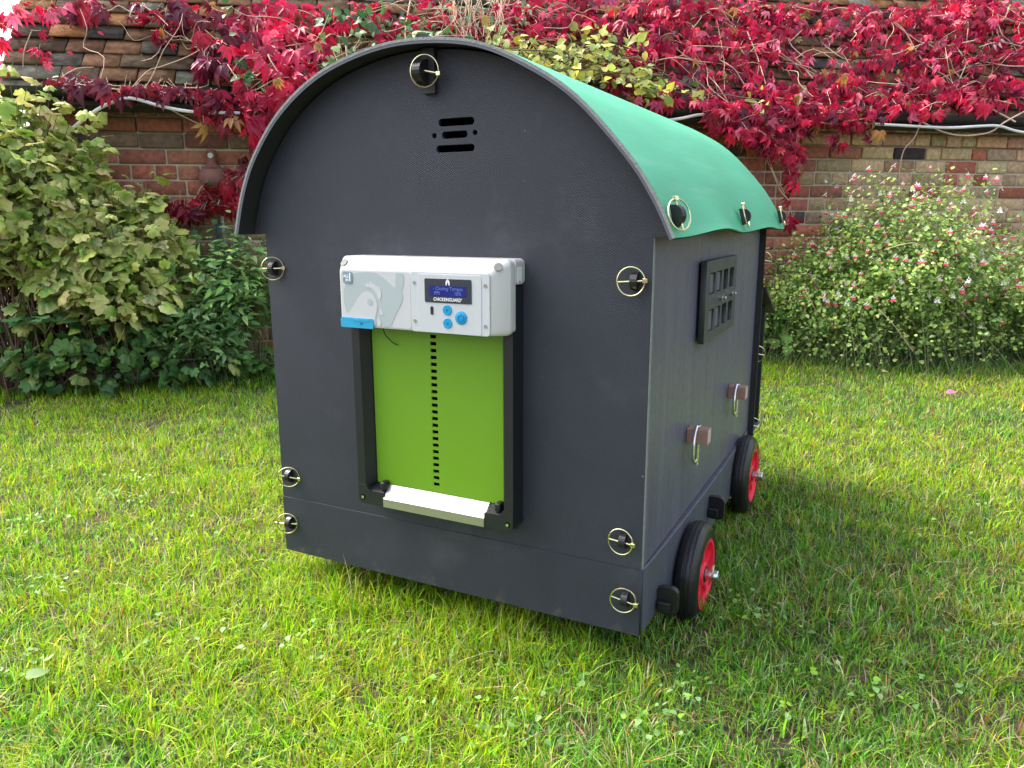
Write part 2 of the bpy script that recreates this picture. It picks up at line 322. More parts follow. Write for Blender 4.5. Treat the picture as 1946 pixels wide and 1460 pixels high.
def grass_mesh(name, P, H, Wd, col, lean, m=None, kind='stuff', segs=2):
    """P roots (n,3); curved tapering blades"""
    n = len(P); th = rng.random(n)*2*np.pi; d = np.stack([np.cos(th), np.sin(th)], 1)
    ph = th+np.pi/2+rng.normal(0, .5, n); sd_ = np.stack([np.cos(ph), np.sin(ph), np.zeros(n)], 1)
    ts = [0, .4, .75, 1][:segs+2] if segs == 2 else [0, .55, 1]
    V = []
    for t in ts:
        q = P.copy(); out = lean*(t**1.8)
        q[:, :2] += d*(H*out)[:, None]; q[:, 2] += H*(t - .35*np.minimum(lean, 1.6)*t**2.4)
        wv = Wd*(1-t**1.5)*.5
        if t < 1: V += [q-sd_*wv[:, None], q+sd_*wv[:, None]]
        else: V += [q]
    nv = len(V); V = np.stack(V, 1).reshape(-1, 3); base = np.arange(n)*nv
    quads = []; nq = len(ts)-2
    F = []
    for k in range(nq): F.append(np.stack([base+2*k, base+2*k+1, base+2*k+3, base+2*k+2], 1))
    T = np.stack([base+2*nq, base+2*nq+1, base+2*nq+2], 1)
    loops = np.concatenate([np.concatenate(F, 0).ravel(), T.ravel()]); nqf = n*nq
    starts = np.concatenate([np.arange(nqf)*4, nqf*4+np.arange(n)*3]); tot = np.concatenate([np.full(nqf, 4), np.full(n, 3)])
    me = bpy.data.meshes.new(name); me.vertices.add(len(V)); me.vertices.foreach_set('co', V.ravel().astype(np.float32))
    me.loops.add(len(loops)); me.loops.foreach_set('vertex_index', loops.astype(np.int32))
    me.polygons.add(len(starts)); me.polygons.foreach_set('loop_start', starts.astype(np.int32)); me.polygons.foreach_set('loop_total', tot.astype(np.int32))
    ca = me.color_attributes.new('Col', 'FLOAT_COLOR', 'POINT')
    cc = np.ones((n, nv, 4), np.float32); cc[:, :, :3] = col[:, None, :]
    ca.data.foreach_set('color', cc.ravel()); me.update(calc_edges=True)
    return me

def palette(n, cols, wts, jit=.12):
    cols = np.array(cols); w_ = np.array(wts, float); w_ /= w_.sum()
    c = cols[rng.choice(len(cols), n, p=w_)]
    return c*(1+rng.normal(0, jit, (n, 1)))*(1+rng.normal(0, jit*.4, (n, 3)))
BARE = [(290, 808, .11, .85), (30, 772, .16, .8), (215, 797, .08, .5), (1800, 1350, .10, .5), (1560, 1190, .07, .6), (1640, 1290, .05, .6), (1320, 1215, .10, .6), (1900, 1420, .08, .5), (1500, 1420, .07, .75), (1120, 1390, .05, .7), (700, 1330, .05, .6), (1700, 1100, .06, .5), (130, 1090, .12, .3), (1380, 1390, .1, .4)]
BARE = [(on_ground(u, v), r, k) for u, v, r, k in BARE]
def wall_coords(P):
    d = P[:, :2]-np.array([WO.x, WO.y]); return d@np.array([WS.x, WS.y]), d@np.array([WN.x, WN.y])
def lawn(n):
    r = .55+rng.random(n)**1.3*5.2; a = (rng.random(n)-.5)*R(112)
    f = math.atan2(FW.y, FW.x)
    P = np.stack([CAM.x+r*np.cos(f+a), CAM.y+r*np.sin(f+a), np.zeros(n)], 1)
    s, t = wall_coords(P); keep = t > border_t(s)-.10+rng.random(n)*.12
    # under the coop floor grass is thin
    keep &= ~((P[:, 0] > .08) & (P[:, 0] < .74) & (P[:, 1] > .12) & (P[:, 1] < .95))
    for c, rad, k in BARE:
        dd = np.hypot(P[:, 0]-c.x, (P[:, 1]-c.y))/rad; keep &= rng.random(n) > k*np.exp(-dd**2*1.2)
    cl = value_noise(P[:, 0], P[:, 1], 16, 5); keep &= rng.random(n) < .45+.75*cl
    return P[keep], r[keep], s[keep], t[keep]
P, r_, s_, t_ = lawn(540000); n = len(P)
big = value_noise(P[:, 0]+9, P[:, 1]+9, 1.6, 2); med = value_noise(P[:, 0], P[:, 1], 6, 3); fine = value_noise(P[:, 0], P[:, 1], 22, 4)
rightness = np.clip((P[:, 0]-.5)/1.3, 0, 1)
H = (.014+.022*rng.random(n))*(.75+.6*med)*(1+.35*(fine-.5)); H *= 1+.9*np.clip(value_noise(P[:, 0]+3, P[:, 1]+1, 9, 8)-.62, 0, 1); H *= 1+.7*np.exp(-((t_-border_t(s_))/.12)**2)
H[rng.random(n) < .05] *= 1.45
nearbase = (np.abs(P[:, 1]+.02) < .07) & (P[:, 0] > -.02) & (P[:, 0] < .84); H[nearbase] *= 1.45
Wd = (.0017+.0025*rng.random(n)**2.3)*(1+.14*r_)
yel = palette(n, [(.36, .52, .012), (.24, .46, .012), (.48, .48, .04)], [3, 3.6, 1], .27)
grn = palette(n, [(.15, .39, .018), (.08, .26, .016), (.24, .46, .03), (.20, .37, .12), (.32, .48, .18), (.05, .15, .015)], [3, 3, 2, 1.6, .9, 1.4], .27)
k = np.clip(.40+1.4*(big-.5)+1.0*(fine-.5)-.15*rightness+.12*(r_ > 2), .05, .92); pick = rng.random(n) < k
col = np.where(pick[:, None], yel, grn)
dry = rng.random(n) < (.045+.22*np.clip(med-.45, 0, 1)+.20*rightness*fine)
col[dry] = palette(int(dry.sum()), [(.58, .47, .26), (.46, .34, .13), (.66, .58, .40), (.42, .19, .06), (.22, .14, .07)], [3, 2.5, 2, 1.3, 1.5])
lean = .15+.75*rng.random(n)**1.3+1.1*(rng.random(n) < .16)
tag(link('grass', grass_mesh('grass', P, H, Wd, np.clip(col, 0, 1), lean), M['grass']), kind='stuff')
# matted dry thatch lying between the blades
P, r_, s_, t_ = lawn(50000); n = len(P); P[:, 2] = .002+.006*rng.random(n); P[:, :2] += rng.normal(0, .02, (n, 2))
tag(link('thatch', grass_mesh('thatch', P, .012+.02*rng.random(n), .0016+.002*rng.random(n), palette(n, [(.30, .24, .09), (.20, .14, .06), (.12, .09, .04), (.20, .30, .04), (.42, .34, .18)], [2, 2.5, 2, 4, .8], .25), 1.5+1.2*rng.random(n)), M['grass']), kind='stuff')
# coarse blades along the foot of the border
nb = 5200; s_ = rng.random(nb)*8.2-1.8; tt = border_t(s_)+rng.normal(.0, .06, nb)
P = np.array([W(a, b, 0)[:] for a, b in zip(s_, tt)])
tag(link('long_grass', grass_mesh('long_grass', P, .05+.09*rng.random(nb), .003+.003*rng.random(nb), palette(nb, [(.08, .20, .03), (.12, .27, .03), (.24, .36, .05), (.05, .14, .03), (.40, .34, .17)], [3, 3, 1.5, 2, .6]), .4+.9*rng.random(nb)), M['grass']), kind='stuff')

# ------------------------------------------------------------ leaf clouds
def cloud(name, tmpl, P, Nrm, D, size, ca, cb, m, parent=None, kind=None):
    """tmpl = (verts, faces, weights): x across, y to the tip, z normal; colour runs from ca (w=0) to cb (w=1)"""
    V, F, wt = tmpl; V = np.array(V, float); wt = np.array(wt, float); n = len(P)
    D = D/np.linalg.norm(D, axis=1, keepdims=True); Nn = Nrm-(Nrm*D).sum(1, keepdims=True)*D
    Nn /= np.linalg.norm(Nn, axis=1, keepdims=True)+1e-9; X = np.cross(D, Nn)
    pts = (V[None, :, 0, None]*X[:, None]+V[None, :, 1, None]*D[:, None]+V[None, :, 2, None]*Nn[:, None])*size[:, None, None]+P[:, None]
    nv = len(V); base = (np.arange(n)*nv)
    allf = []; tot = []
    for f in F: allf.append(base[:, None]+np.array(f)[None]); tot.append(np.full(n, len(f)))
    loops = np.concatenate([a.ravel() for a in allf]); tot = np.concatenate(tot); starts = np.concatenate([[0], np.cumsum(tot)[:-1]])
    me = bpy.data.meshes.new(name); me.vertices.add(n*nv); me.vertices.foreach_set('co', pts.ravel().astype(np.float32))
    me.loops.add(len(loops)); me.loops.foreach_set('vertex_index', loops.astype(np.int32))
    me.polygons.add(len(tot)); me.polygons.foreach_set('loop_start', starts.astype(np.int32)); me.polygons.foreach_set('loop_total', tot.astype(np.int32))
    at = me.color_attributes.new('Col', 'FLOAT_COLOR', 'POINT'); cc = np.ones((n, nv, 4), np.float32)
    cc[:, :, :3] = np.clip(ca[:, None]*(1-wt[None, :, None])+cb[:, None]*wt[None, :, None], 0, 1); at.data.foreach_set('color', cc.ravel())
    me.update(calc_edges=True)
    o = link(name, me, m, parent)
    if kind: o['kind'] = kind
    return o
def ovate(wd=.32, fold=.16, droop=.25, n=4):
    """pointed leaf, folded on its midrib"""
    V = [(0, 0, 0)]; wt = [0]; rows = []
    for i in range(1, n):
        t = i/n; w_ = wd*math.sin(math.pi*t**.8)*(1.05-.25*t); z = -droop*t*t
        rows.append((len(V), len(V)+1, len(V)+2)); V += [(-w_, t, z+fold*w_*2), (0, t, z), (w_, t, z+fold*w_*2)]; wt += [1, .15, 1]
    V.append((0, 1, -droop)); wt.append(1); tip = len(V)-1; F = [(0, rows[0][1], rows[0][0]), (0, rows[0][2], rows[0][1])]
    for a, b in zip(rows, rows[1:]): F += [(a[0], a[1], b[1], b[0]), (a[1], a[2], b[2], b[1])]
    l = rows[-1]; F += [(l[0], l[1], tip), (l[1], l[2], tip)]
    return V, F, wt
def compound(angles, lens, wd=.30, fold=.2, droop=.35, cup=0.0):
    V0, F0, w0 = ovate(wd, fold, droop); V = []; F = []; wt = []
    for k, (a, l) in enumerate(zip(angles, lens)):
        ca_, sa = math.cos(R(a)), math.sin(R(a)); b = len(V); tilt = cup*abs(a)/90+.12*((k*7) % 3-1)
        for (x, y, z), w_ in zip(V0, w0):
            y2 = y*l+.06; x2 = x*l; z2 = z*l - tilt*y2
            y2 += .05; V.append((x2*ca_+y2*sa, y2*ca_-x2*sa, z2)); wt.append(w_)
        F += [tuple(b+i for i in f) for f in F0]
    return V, F, wt
def lobed(seed=0, cup=.12):
    """palmate lobed leaf with cream margin"""
    rr = random.Random(seed); V = [(0, .12, 0)]; wt = [0]; F = []
    prof = [(-165, .40), (-142, .62), (-118, .60), (-98, .76), (-76, .66), (-56, .84), (-38, .80), (-26, .66), (-14, .86), (0, .96), (14, .86), (26, .66), (38, .80), (56, .84), (76, .66), (98, .76), (118, .60), (142, .62), (165, .40)]
    inner = []; outer = []
    for a, r in prof:
        r *= .62*(1+rr.uniform(-.08, .08)); t = R(a)
        inner.append(len(V)); V.append((.55*r*math.sin(t), .12+.55*r*math.cos(t), cup*.2*(1 if r > .43 else -1)+.02)); wt.append(.25)
        outer.append(len(V)); V.append((r*math.sin(t), .12+r*math.cos(t), -cup*r*1.2-rr.uniform(0, .10))); wt.append(1)
    for i in range(len(prof)-1):
        F += [(0, inner[i+1], inner[i]), (inner[i], inner[i+1], outer[i+1], outer[i])]
    return V, F, wt
OV = ovate(); OVW = ovate(.42, .1, .2); LAN = ovate(.2, .18, .3)
C5 = [compound([-68, -34, 0, 34, 68], [.6, .9, 1, .88, .6], .215, .3, .45, .45), compound([-48, -20, 4, 30, 62], [.7, .95, 1, .8, .55], .23, .4, .6, .7), compound([-80, -36, -6, 22, 50], [.55, .8, 1, .9, .7], .2, .25, .3, .2), compound([-40, 0, 42], [.8, 1, .75], .27, .35, .5, .5)]
LB = [lobed(1), lobed(2, .3), lobed(3, -.1)]
def A(v): return np.array([v.x, v.y, v.z])
def rnd(n, s=1): return rng.normal(0, s, (n, 3))
nWN, nWS, nRN, nUP = A(WN), A(WS), A(RN), np.array([0, 0, 1.])
TO_CAM = -A(FW)

def split_clouds(name, tmps, P, Nn, D, sz, ca, cb, m, parent, kind=None):
    """mix of templates inside one object: join meshes by bmesh"""
    k = rng.integers(0, len(tmps), len(P)); objs = []
    for i, t in enumerate(tmps):
        q = k == i
        if q.any(): objs.append(cloud(name, t, P[q], Nn[q], D[q], sz[q], ca[q], cb[q], m))
    # merge
    bm = bmesh.new()
    for o in objs: bm.from_mesh(o.data)
    me = bpy.data.meshes.new(name); bm.to_mesh(me); bm.free()
    for o in objs: d = o.data; bpy.data.objects.remove(o); bpy.data.meshes.remove(d)
    o = link(name, me, m, parent)
    if kind: o['kind'] = kind
    return o

# ============================================================ OUTBUILDING
bld = tag(empty('outbuilding', W(0, 0, 0)), 'low old brick outbuilding with a steep clay tile roof behind the flower borders', 'building')
def add_rel(o, par):     # meshes are written in world coordinates; keep them there under an empty
    o.parent = par; o.matrix_parent_inverse = Matrix.Translation(-par.location); return o
def box_sheet(name, items, m, par):
    """items: (origin, ax, ay, az, color) ; each an oriented box drawn without its back"""
    n = len(items); O = np.array([A(i[0]) for i in items]); X = np.array([A(i[1]) for i in items]); Y = np.array([A(i[2]) for i in items]); Z = np.array([A(i[3]) for i in items]); Cc = np.array([i[4] for i in items])
    V = np.stack([O, O+X, O+X+Y, O+Y, O+Z, O+X+Z, O+X+Y+Z, O+Y+Z], 1)
    # rounded front edge: inset front
    f = np.array([(4, 5, 6, 7), (0, 1, 5, 4), (1, 2, 6, 5), (2, 3, 7, 6), (3, 0, 4, 7), (0, 3, 2, 1)])
    idx = (np.arange(n)[:, None, None]*8+f[None]).reshape(-1, 4)
    me = bpy.data.meshes.new(name); me.vertices.add(n*8); me.vertices.foreach_set('co', V.ravel().astype(np.float32))
    me.loops.add(idx.size); me.loops.foreach_set('vertex_index', idx.ravel().astype(np.int32)); me.polygons.add(len(idx))
    me.polygons.foreach_set('loop_start', (np.arange(len(idx))*4).astype(np.int32)); me.polygons.foreach_set('loop_total', np.full(len(idx), 4, np.int32))
    at = me.color_attributes.new('Col', 'FLOAT_COLOR', 'POINT'); cc = np.ones((n, 8, 4), np.float32); cc[:, :, :3] = Cc[:, None]; at.data.foreach_set('color', cc.ravel())
    me.update(calc_edges=True); me.validate()
    o = link(name, me, m); md = o.modifiers.new('b', 'BEVEL'); md.width = .004; md.segments = 1; md.limit_method = 'ANGLE'
    return add_rel(o, par)
def brick_col(s, z):
    r = random.random(); m_ = random.uniform(.72, 1.25); g = lambda c: [x*m_*random.uniform(.95, 1.05) for x in c]
    buff = max(0, min(1, (s-2.95)/.8)) if z > .75 else max(0, min(1, (s-3.6)/.7))*.75
    if random.random() < buff*.86: return g(random.choice([(.52, .38, .22), (.56, .38, .25), (.46, .34, .19), (.52, .31, .21)]))
    if r < .09: return g((.075, .058, .06))
    if r < .22: return g((.28, .18, .13))
    if r < .62: return g((.40, .135, .09))
    if r < .85: return g((.30, .115, .088))
    return g((.44, .18, .115))
SG = -.60; items = []; CH = .0752; S0, S1 = SG, 7.2; nc = 18
for c in range(-1, nc):
    z = c*CH; proud = .012; head = (c % 3 == 1); x = S0+(.11 if c % 2 else 0)*(1 if not head else .5)
    if c == nc-1: proud = .040; head = True
    if c == nc-2: proud = .034; head = False
    if c == nc-3: proud = .020
    while x < S1:
        l = .108 if (head or random.random() < .22) else .218
        l *= random.uniform(.96, 1.03); pr = proud+random.uniform(-.003, .003)
        if c == nc-1 and random.random() < .35: pr -= .022
        dz = random.uniform(-.002, .002)
        items.append((W(x, 0, z+dz), WS*(l-.010), WN*pr, Vector((0, 0, CH-.010)), brick_col(x, z))); x += l
# order the box so that its outer face points out of the wall
box_sheet('bricks', [(o, x, z, y, c) for o, x, y, z, c in items], M['brick'], bld)
b = MB(); b.prism([(S0, -.1), (S1, -.1), (S1, nc*CH+.02), (S0, nc*CH+.02)], lambda p, k: W(p[0], 0.004 if k else -.22, p[1])); add_rel(b.build('mortar', mat('mortar', (.52, .44, .34), .95, var=.3, scale=40, bump=.8, bscale=120)), bld)
# gable side wall stays below the roof
items = []; g = .098; tw = .168
for rix in range(-1, 17):
    x = S0-.12
    while x < S1+.1:
        r = random.random(); cc = (.135, .07, .038) if r < .35 else ((.085, .055, .034) if r < .62 else ((.115, .11, .085) if r < .76 else ((.20, .095, .038) if r < .9 else (.05, .042, .034))))
        m_ = random.uniform(.65, 1.3); cc = [q*m_*random.uniform(.96, 1.04) for q in cc]
        tl = 1.5 if (x < S0+.1 and rix % 2 == 0) else 1
        lift = .016+random.uniform(-.004, .006); dirn = (RU*.155-RN*(.020)).normalized()*.155 + WS*random.uniform(-.004, .004)
        items.append((RO+WS*x+RU*(rix*g)+RN*lift, WS*(tw*tl-.004), dirn, RN*.012, cc)); x += tw*tl
box_sheet('roof_tiles', items, M['tile'], bld)
b = MB(); b.prism([(S0-.1, -.12), (S1+.1, -.12), (S1+.1, 1.75), (S0-.1, 1.75)], lambda p, k: RO+WS*p[0]+RU*p[1]+RN*(-.008 if k else -.05)); add_rel(b.build('roof_underlay', mat('dark_underlay', (.03, .025, .02), .9)), bld)
# gutter, half round with brackets
b = MB(); gp = [W(S0-.1, .135, 1.375), W(S1, .135, 1.355)]
n_ = 14; prof = [(math.cos(math.pi+math.pi*i/n_)*.052, math.sin(math.pi+math.pi*i/n_)*.052) for i in range(n_+1)]; prof += [(q[0]*.92, q[1]*.92) for q in prof[::-1]]
b.prism(prof, lambda p, k: gp[k]+WN*p[0]+Vector((0, 0, p[1]))); gut = add_rel(b.build('gutter', M['gutter'], None, True), bld)
for s_ in np.arange(-.5, 7, .9):
    b = MB(); b.prism([(q[0]*1.1, q[1]*1.1) for q in prof[:n_+1]]+[(q[0]*1.01, q[1]*1.01) for q in prof[:n_+1][::-1]], lambda p, k: W(s_+k*.025, .135, 1.374-.0024*s_)+WN*p[0]+Vector((0, 0, p[1])))
    add_rel(b.build('gutter_bracket', M['gutter']), bld)
# white conduit under the gutter
def smooth_path(pts, n=6):
    out = []
    P = [pts[0]]+list(pts)+[pts[-1]]
    for i in range(1, len(P)-2):
        for k in range(n):
            t = k/n; a, b_, c, d = P[i-1], P[i], P[i+1], P[i+2]
            out.append(.5*((2*b_)+(c-a)*t+(2*a-5*b_+4*c-d)*t*t+(3*b_-a-3*c+d)*t**3))
    out.append(pts[-1]); return out
px = [(128, 252), (175, 215), (215, 194), (250, 187), (310, 203), (370, 213), (480, 216), (640, 226), (820, 236), (1010, 240), (1200, 236), (1290, 226), (1335, 218), (1400, 222), (1500, 232), (1600, 233), (1700, 238), (1800, 243), (1862, 240), (1900, 240), (1946, 252), (2060, 262)]
b = MB(); b.tube(smooth_path([on_wall(u, v, .245) for u, v in px]), .0075, 8)
tag(b.build('conduit', M['cable'], None, True), 'white plastic cable conduit sagging along under the black gutter', 'cable')

# ornament on the wall
oc = on_wall(405, 338, .05); orn = tag(empty('wall_ornament', oc), 'mottled terracotta bell shaped wall ornament with a white disc on its neck', 'ornament')
b = MB(); b.lathe([(-.012, .002), (-.010, .030), (.0, .055), (.014, .066), (.03, .062), (.045, .04), (.05, .015), (.052, .002)], (0, 0, 0), 'y', 28)
o = b.build('bell', M['terra'], orn, True); ang = WA; o.rotation_euler = (0, 0, ang+math.pi)
b = MB(); b.lathe([(.045, .050), (.062, .030), (.075, .022), (.13, .024), (.134, .020)], (0, 0, 0), 'z', 20); o = b.build('neck', M['terra'], orn, True)
b = MB(); b.lathe([(.024, .013), (.028, .013)], (0, 0, 0), 'y', 24); o = b.build('disc', M['white'], orn); o.rotation_euler = (0, 0, ang+math.pi); o.location = (0, 0, .105)
b = MB(); b.tube([on_wall(421, 395, .06), on_wall(424, 440, .07), W(on_wall(424, 440, .07).xy.to_3d().dot(WS)-WO.dot(WS), .07, .3)], .009, 8)
tag(b.build('standpipe', M['greypipe'], None, True), 'thin grey standpipe against the brick wall below the terracotta ornament', 'pipe')
b = MB(); b.tube([on_wall(411, 392, .05), on_wall(413, 440, .06), W(on_wall(413, 440, .06).dot(WS)-WO.dot(WS), .05, .3)], .008, 8)
tag(b.build('hose', M['bluepipe'], None, True), 'dark blue hose hanging beside the grey standpipe on the brick wall', 'hose')

# ============================================================ CREEPERS
RED = [(.72, .02, .09), (.60, .016, .08), (.46, .016, .07), (.27, .016, .055), (.78, .14, .24), (.17, .02, .05)]
MAR = [(.20, .012, .04), (.14, .02, .045), (.30, .015, .045), (.24, .05, .10), (.42, .02, .06)]
def stems_mesh(name, paths, m, parent=None, n=5):
    b = MB()
    for pts, r in paths: b.tube(pts, r, n, cap=False)
    return b.build(name, m, parent, True)
def wander(a, b_, k=5, amp=.05):
    L = (b_-a).length
    pts = [a+(b_-a)*(i/k)+Vector(rng.normal(0, amp*L*.5, 3)) for i in range(k+1)]; pts[0] = a; pts[-1] = b_
    return smooth_path(pts, 3)
def creeper(name, label, blobs, cols, wts, size=.075, stems=30, berries=0, extra_stems=(), group='creepers on the outbuilding', roof=True):
    """blobs: (u, v, ru, rv, n [, lift]) laid on the roof slope or, below the eave, hanging in front of the wall"""
    P = []; Nn = []
    for bl in blobs:
        u0, v0, ru, rv, nn = bl[:5]; lift = bl[5] if len(bl) > 5 else .07
        for _ in range(int(nn*1.42)):
            while True:
                x, y = random.uniform(-1, 1), random.uniform(-1, 1)
                if x*x+y*y < 1: break
            u, v = u0+x*ru, v0+y*rv
            h = abs(random.gauss(0, 1))*lift*.6+.02
            p = on_roof(u, v, h+.02) if roof else None
            if p is None or p.z < 1.40: p = on_wall(u, v, .20+h if roof else .05+h); nr = WN
            else: nr = RN
            P.append(p[:]); Nn.append(nr[:])
    P = np.array(P); Nn = np.array(Nn); n = len(P)
    D = np.array([0, 0, -1.])*1.0+Nn*.3+rnd(n, .42); Nv = Nn+np.array([0, 0, .35])+rnd(n, .6)
    ca = palette(n, cols, wts, .25); odd = rng.random(n) < .035; ca[odd] = palette(int(odd.sum()), [(.55, .28, .08), (.40, .34, .10), (.34, .12, .07)], [2, 1, 2]); cb = ca*np.array([.85, .8, .8])
    root = tag(empty(name, W(float((P.mean(0)-A(WO))@nWS), .2, 1.4)), label, 'climbing plant', group)
    add_rel(split_clouds('foliage', C5, P, Nv, D, size*.82*(.45+.95*rng.random(n)**1.3), ca, cb, M['creeper'], None), root)
    paths = []
    for _ in range(stems):
        i = random.randrange(n); q = [j for j in random.sample(range(n), min(60, n)) if .15 < np.linalg.norm(P[j]-P[i]) < .6]
        if not q: continue
        j = q[0]; a, c = Vector(P[i])-Vector(Nn[i])*.015, Vector(P[j])-Vector(Nn[j])*.015
        paths.append((wander(a, c, 4, .12), random.uniform(.0012, .0032)))
    for i in random.sample(range(n), min(n, 260)):       # leaf stalks
        a = Vector(P[i]); paths.append(([a, a-Vector(Nn[i])*.03+Vector((random.uniform(-.03, .03), random.uniform(-.03, .03), random.uniform(.0, .05)))], .0011))
    for pxs, lf, r in extra_stems:
        pts = []
        for u, v in pxs:
            p = on_roof(u, v, lf)
            if p.z < 1.40: p = on_wall(u, v, .19+lf)
            pts.append(p)
        paths.append((smooth_path(pts, 4), r))
    if paths: add_rel(stems_mesh('stems', paths, M['stem']), root)
    if berries:
        b = MB()
        for _ in range(berries):
            i = random.randrange(n); c = Vector(P[i])+Vector(rng.normal(0, .02, 3))
            for _ in range(5): bmesh.ops.create_icosphere(b.b, subdivisions=1, radius=.0045, matrix=Matrix.Translation(c+Vector(rng.normal(0, .010, 3))))
        o = add_rel(b.build('berries', M['berry'], None, True), root); o['kind'] = 'stuff'
    return root
creeper('virginia_creeper', 'dense crimson creeper covering the right half of the tiled roof behind the coop',
  [(1330, 45, 190, 60, 290, .1), (1090, 20, 150, 38, 130), (1290, 130, 150, 70, 190), (1450, 120, 90, 60, 75), (1450, 200, 110, 45, 130), (1560, 190, 120, 40, 130, .09), (1640, 140, 90, 50, 85, .09), (1720, 60, 150, 50, 170, .1),
   (1600, 30, 160, 30, 110), (1850, 25, 110, 35, 150, .1), (1780, 100, 70, 40, 85, .1), (1900, 110, 60, 45, 55), (1880, 170, 80, 35, 95, .08), (1760, 170, 90, 26, 70), (1700, 205, 120, 14, 40), (1590, 222, 60, 22, 26),
   (1660, 240, 26, 26, 14), (1390, 215, 50, 30, 45), (1480, 235, 70, 25, 55), (1990, 60, 60, 90, 100), (2100, 80, 80, 120, 120), (1500, 60, 90, 60, 45), (1850, 195, 60, 14, 14), (1200, 60, 60, 60, 40)],
  RED, [4, 4, 4.5, 3.5, 2, 1.6], .066, 140, 60,
  extra_stems=[([(1400, 60), (1480, 90), (1520, 120), (1545, 150)], .05, .004), ([(1470, 10), (1510, 45), (1500, 80), (1530, 110)], .06, .003), ([(1560, 0), (1540, 20), (1520, 30)], .06, .003),
   ([(1640, 225), (1700, 190), (1750, 165), (1810, 140), (1860, 120)], .05, .004), ([(1745, 228), (1790, 250), (1830, 258), (1880, 252), (1910, 232), (1960, 205)], .05, .0045), ([(1750, 232), (1738, 262), (1718, 285), (1710, 320), (1708, 350)], .0, .0035),
   ([(1830, 182), (1880, 205), (1930, 232)], .05, .0045), ([(1770, 130), (1790, 100), (1800, 70)], .08, .003), ([(1700, 150), (1740, 170), (1760, 130)], .08, .0025), ([(1560, 80), (1600, 110), (1640, 118)], .06, .003), ([(1860, 90), (1900, 80), (1946, 90)], .08, .003), ([(1500, 10), (1560, 22), (1600, 15), (1640, 30)], .08, .003), ([(1420, 60), (1440, 110), (1455, 160)], .09, .003), ([(1860, 0), (1900, 30), (1946, 45)], .1, .003)])
creeper('virginia_creeper', 'crimson creeper tail hanging off the gutter behind the back of the green roof',
  [(1480, 270, 45, 30, 46), (1500, 300, 30, 35, 26), (1440, 255, 40, 22, 30), (1505, 345, 14, 30, 7, .03), (1498, 400, 12, 35, 6, .03), (1410, 240, 30, 16, 14), (1592, 262, 15, 18, 5, .03)], RED, [4, 4, 3, 2, 1, 0], .070, 8, 0,
  extra_stems=[([(1465, 235), (1470, 265), (1480, 300), (1500, 350), (1498, 430)], .0, .0025)], roof=True)
creeper('virginia_creeper', 'bright red creeper cascading from the roof just left of the coop arch',
  [(560, 100, 65, 55, 75, .12), (520, 150, 60, 55, 80, .12), (480, 60, 70, 50, 60, .1), (505, 215, 38, 45, 62, .07), (520, 265, 26, 34, 22, .05), (595, 125, 45, 30, 26, .1), (520, 20, 60, 22, 30), (700, 25, 35, 18, 9), (660, 40, 20, 14, 5), (735, 60, 25, 25, 8), (620, 30, 24, 30, 8)],
  RED, [6, 5, 2.5, 1, 2, .3], .095, 34, 0,
  extra_stems=[([(545, 40), (560, 80), (640, 120)], .1, .003), ([(640, 85), (720, 80), (790, 92)], .05, .004), ([(655, 60), (662, 130)], .06, .006), ([(780, 0), (770, 60), (775, 90)], .06, .004), ([(770, 50), (740, 60), (700, 60)], .06, .003)])
creeper('virginia_creeper', 'maroon creeper trailing along the left black gutter and the bare tiles above it',
  [(120, 150, 45, 12, 8), (180, 160, 40, 13, 7), (225, 166, 35, 13, 7), (290, 170, 40, 15, 9), (340, 174, 40, 17, 9), (395, 186, 35, 24, 9), (440, 198, 35, 22, 9), (392, 95, 26, 40, 24), (415, 50, 40, 40, 26, .09), (318, 55, 24, 32, 11), (262, 22, 26, 24, 7), (150, 15, 40, 18, 8), (190, 5, 30, 14, 6), (350, 12, 60, 20, 16), (440, 120, 30, 30, 20), (455, 85, 30, 40, 22), (385, 225, 14, 18, 3), (430, 222, 14, 14, 3)],
  MAR+[(.6, .02, .06)], [4, 3, 3, 2, 3, 1.2], .082, 26, 0, extra_stems=[([(90, 150), (200, 168), (310, 176), (400, 192), (480, 208)], .03, .003), ([(270, 10), (300, 30), (330, 60)], .06, .003), ([(370, 40), (410, 75), (440, 100)], .06, .003)])
# against the sky at the gable end
def gable_creeper():
    P = []
    for u0, v0, ru, rv, nn in ((25, 70, 26, 40, 14), (70, 55, 30, 45, 12), (45, 130, 35, 28, 20), (10, 30, 16, 28, 8), (85, 110, 24, 36, 10), (60, 12, 40, 12, 9), (95, 20, 20, 16, 8), (-60, 60, 50, 90, 26)):
        for _ in range(nn): P.append(on_wall(random.gauss(u0, ru*.55), random.gauss(v0, rv*.55), random.uniform(-.35, .15))[:])
    P = np.array(P); n = len(P); root = tag(empty('virginia_creeper', W(S0-.2, 0, 1.3)), 'sparse pink red creeper sprays against the sky at the left end of the roof', 'climbing plant', 'creepers on the outbuilding')
    D = np.array([0, 0, -1.])+rnd(n, .5); ca = palette(n, RED, [4, 2, 1, .5, 4, 0], .2)
    add_rel(split_clouds('foliage', C5, P, TO_CAM+rnd(n, .6), D, .055*(.6+.7*rng.random(n)), ca, ca*.9, M['creeper'], None), root)
    paths = []
    for u, v in ((30, 100), (60, 60), (15, 40), (90, 30), (75, 120), (-40, 80)): paths.append((wander(W(S0-.12, .02, .95), on_wall(u, v, random.uniform(-.3, .1)), 6, .06), random.uniform(.0015, .003)))
    for i in range(n): a = Vector(P[i]); paths.append(([a, a+Vector(rng.normal(0, .035, 3))], .001))
    add_rel(stems_mesh('stems', paths, M['stem']), root)
gable_creeper()
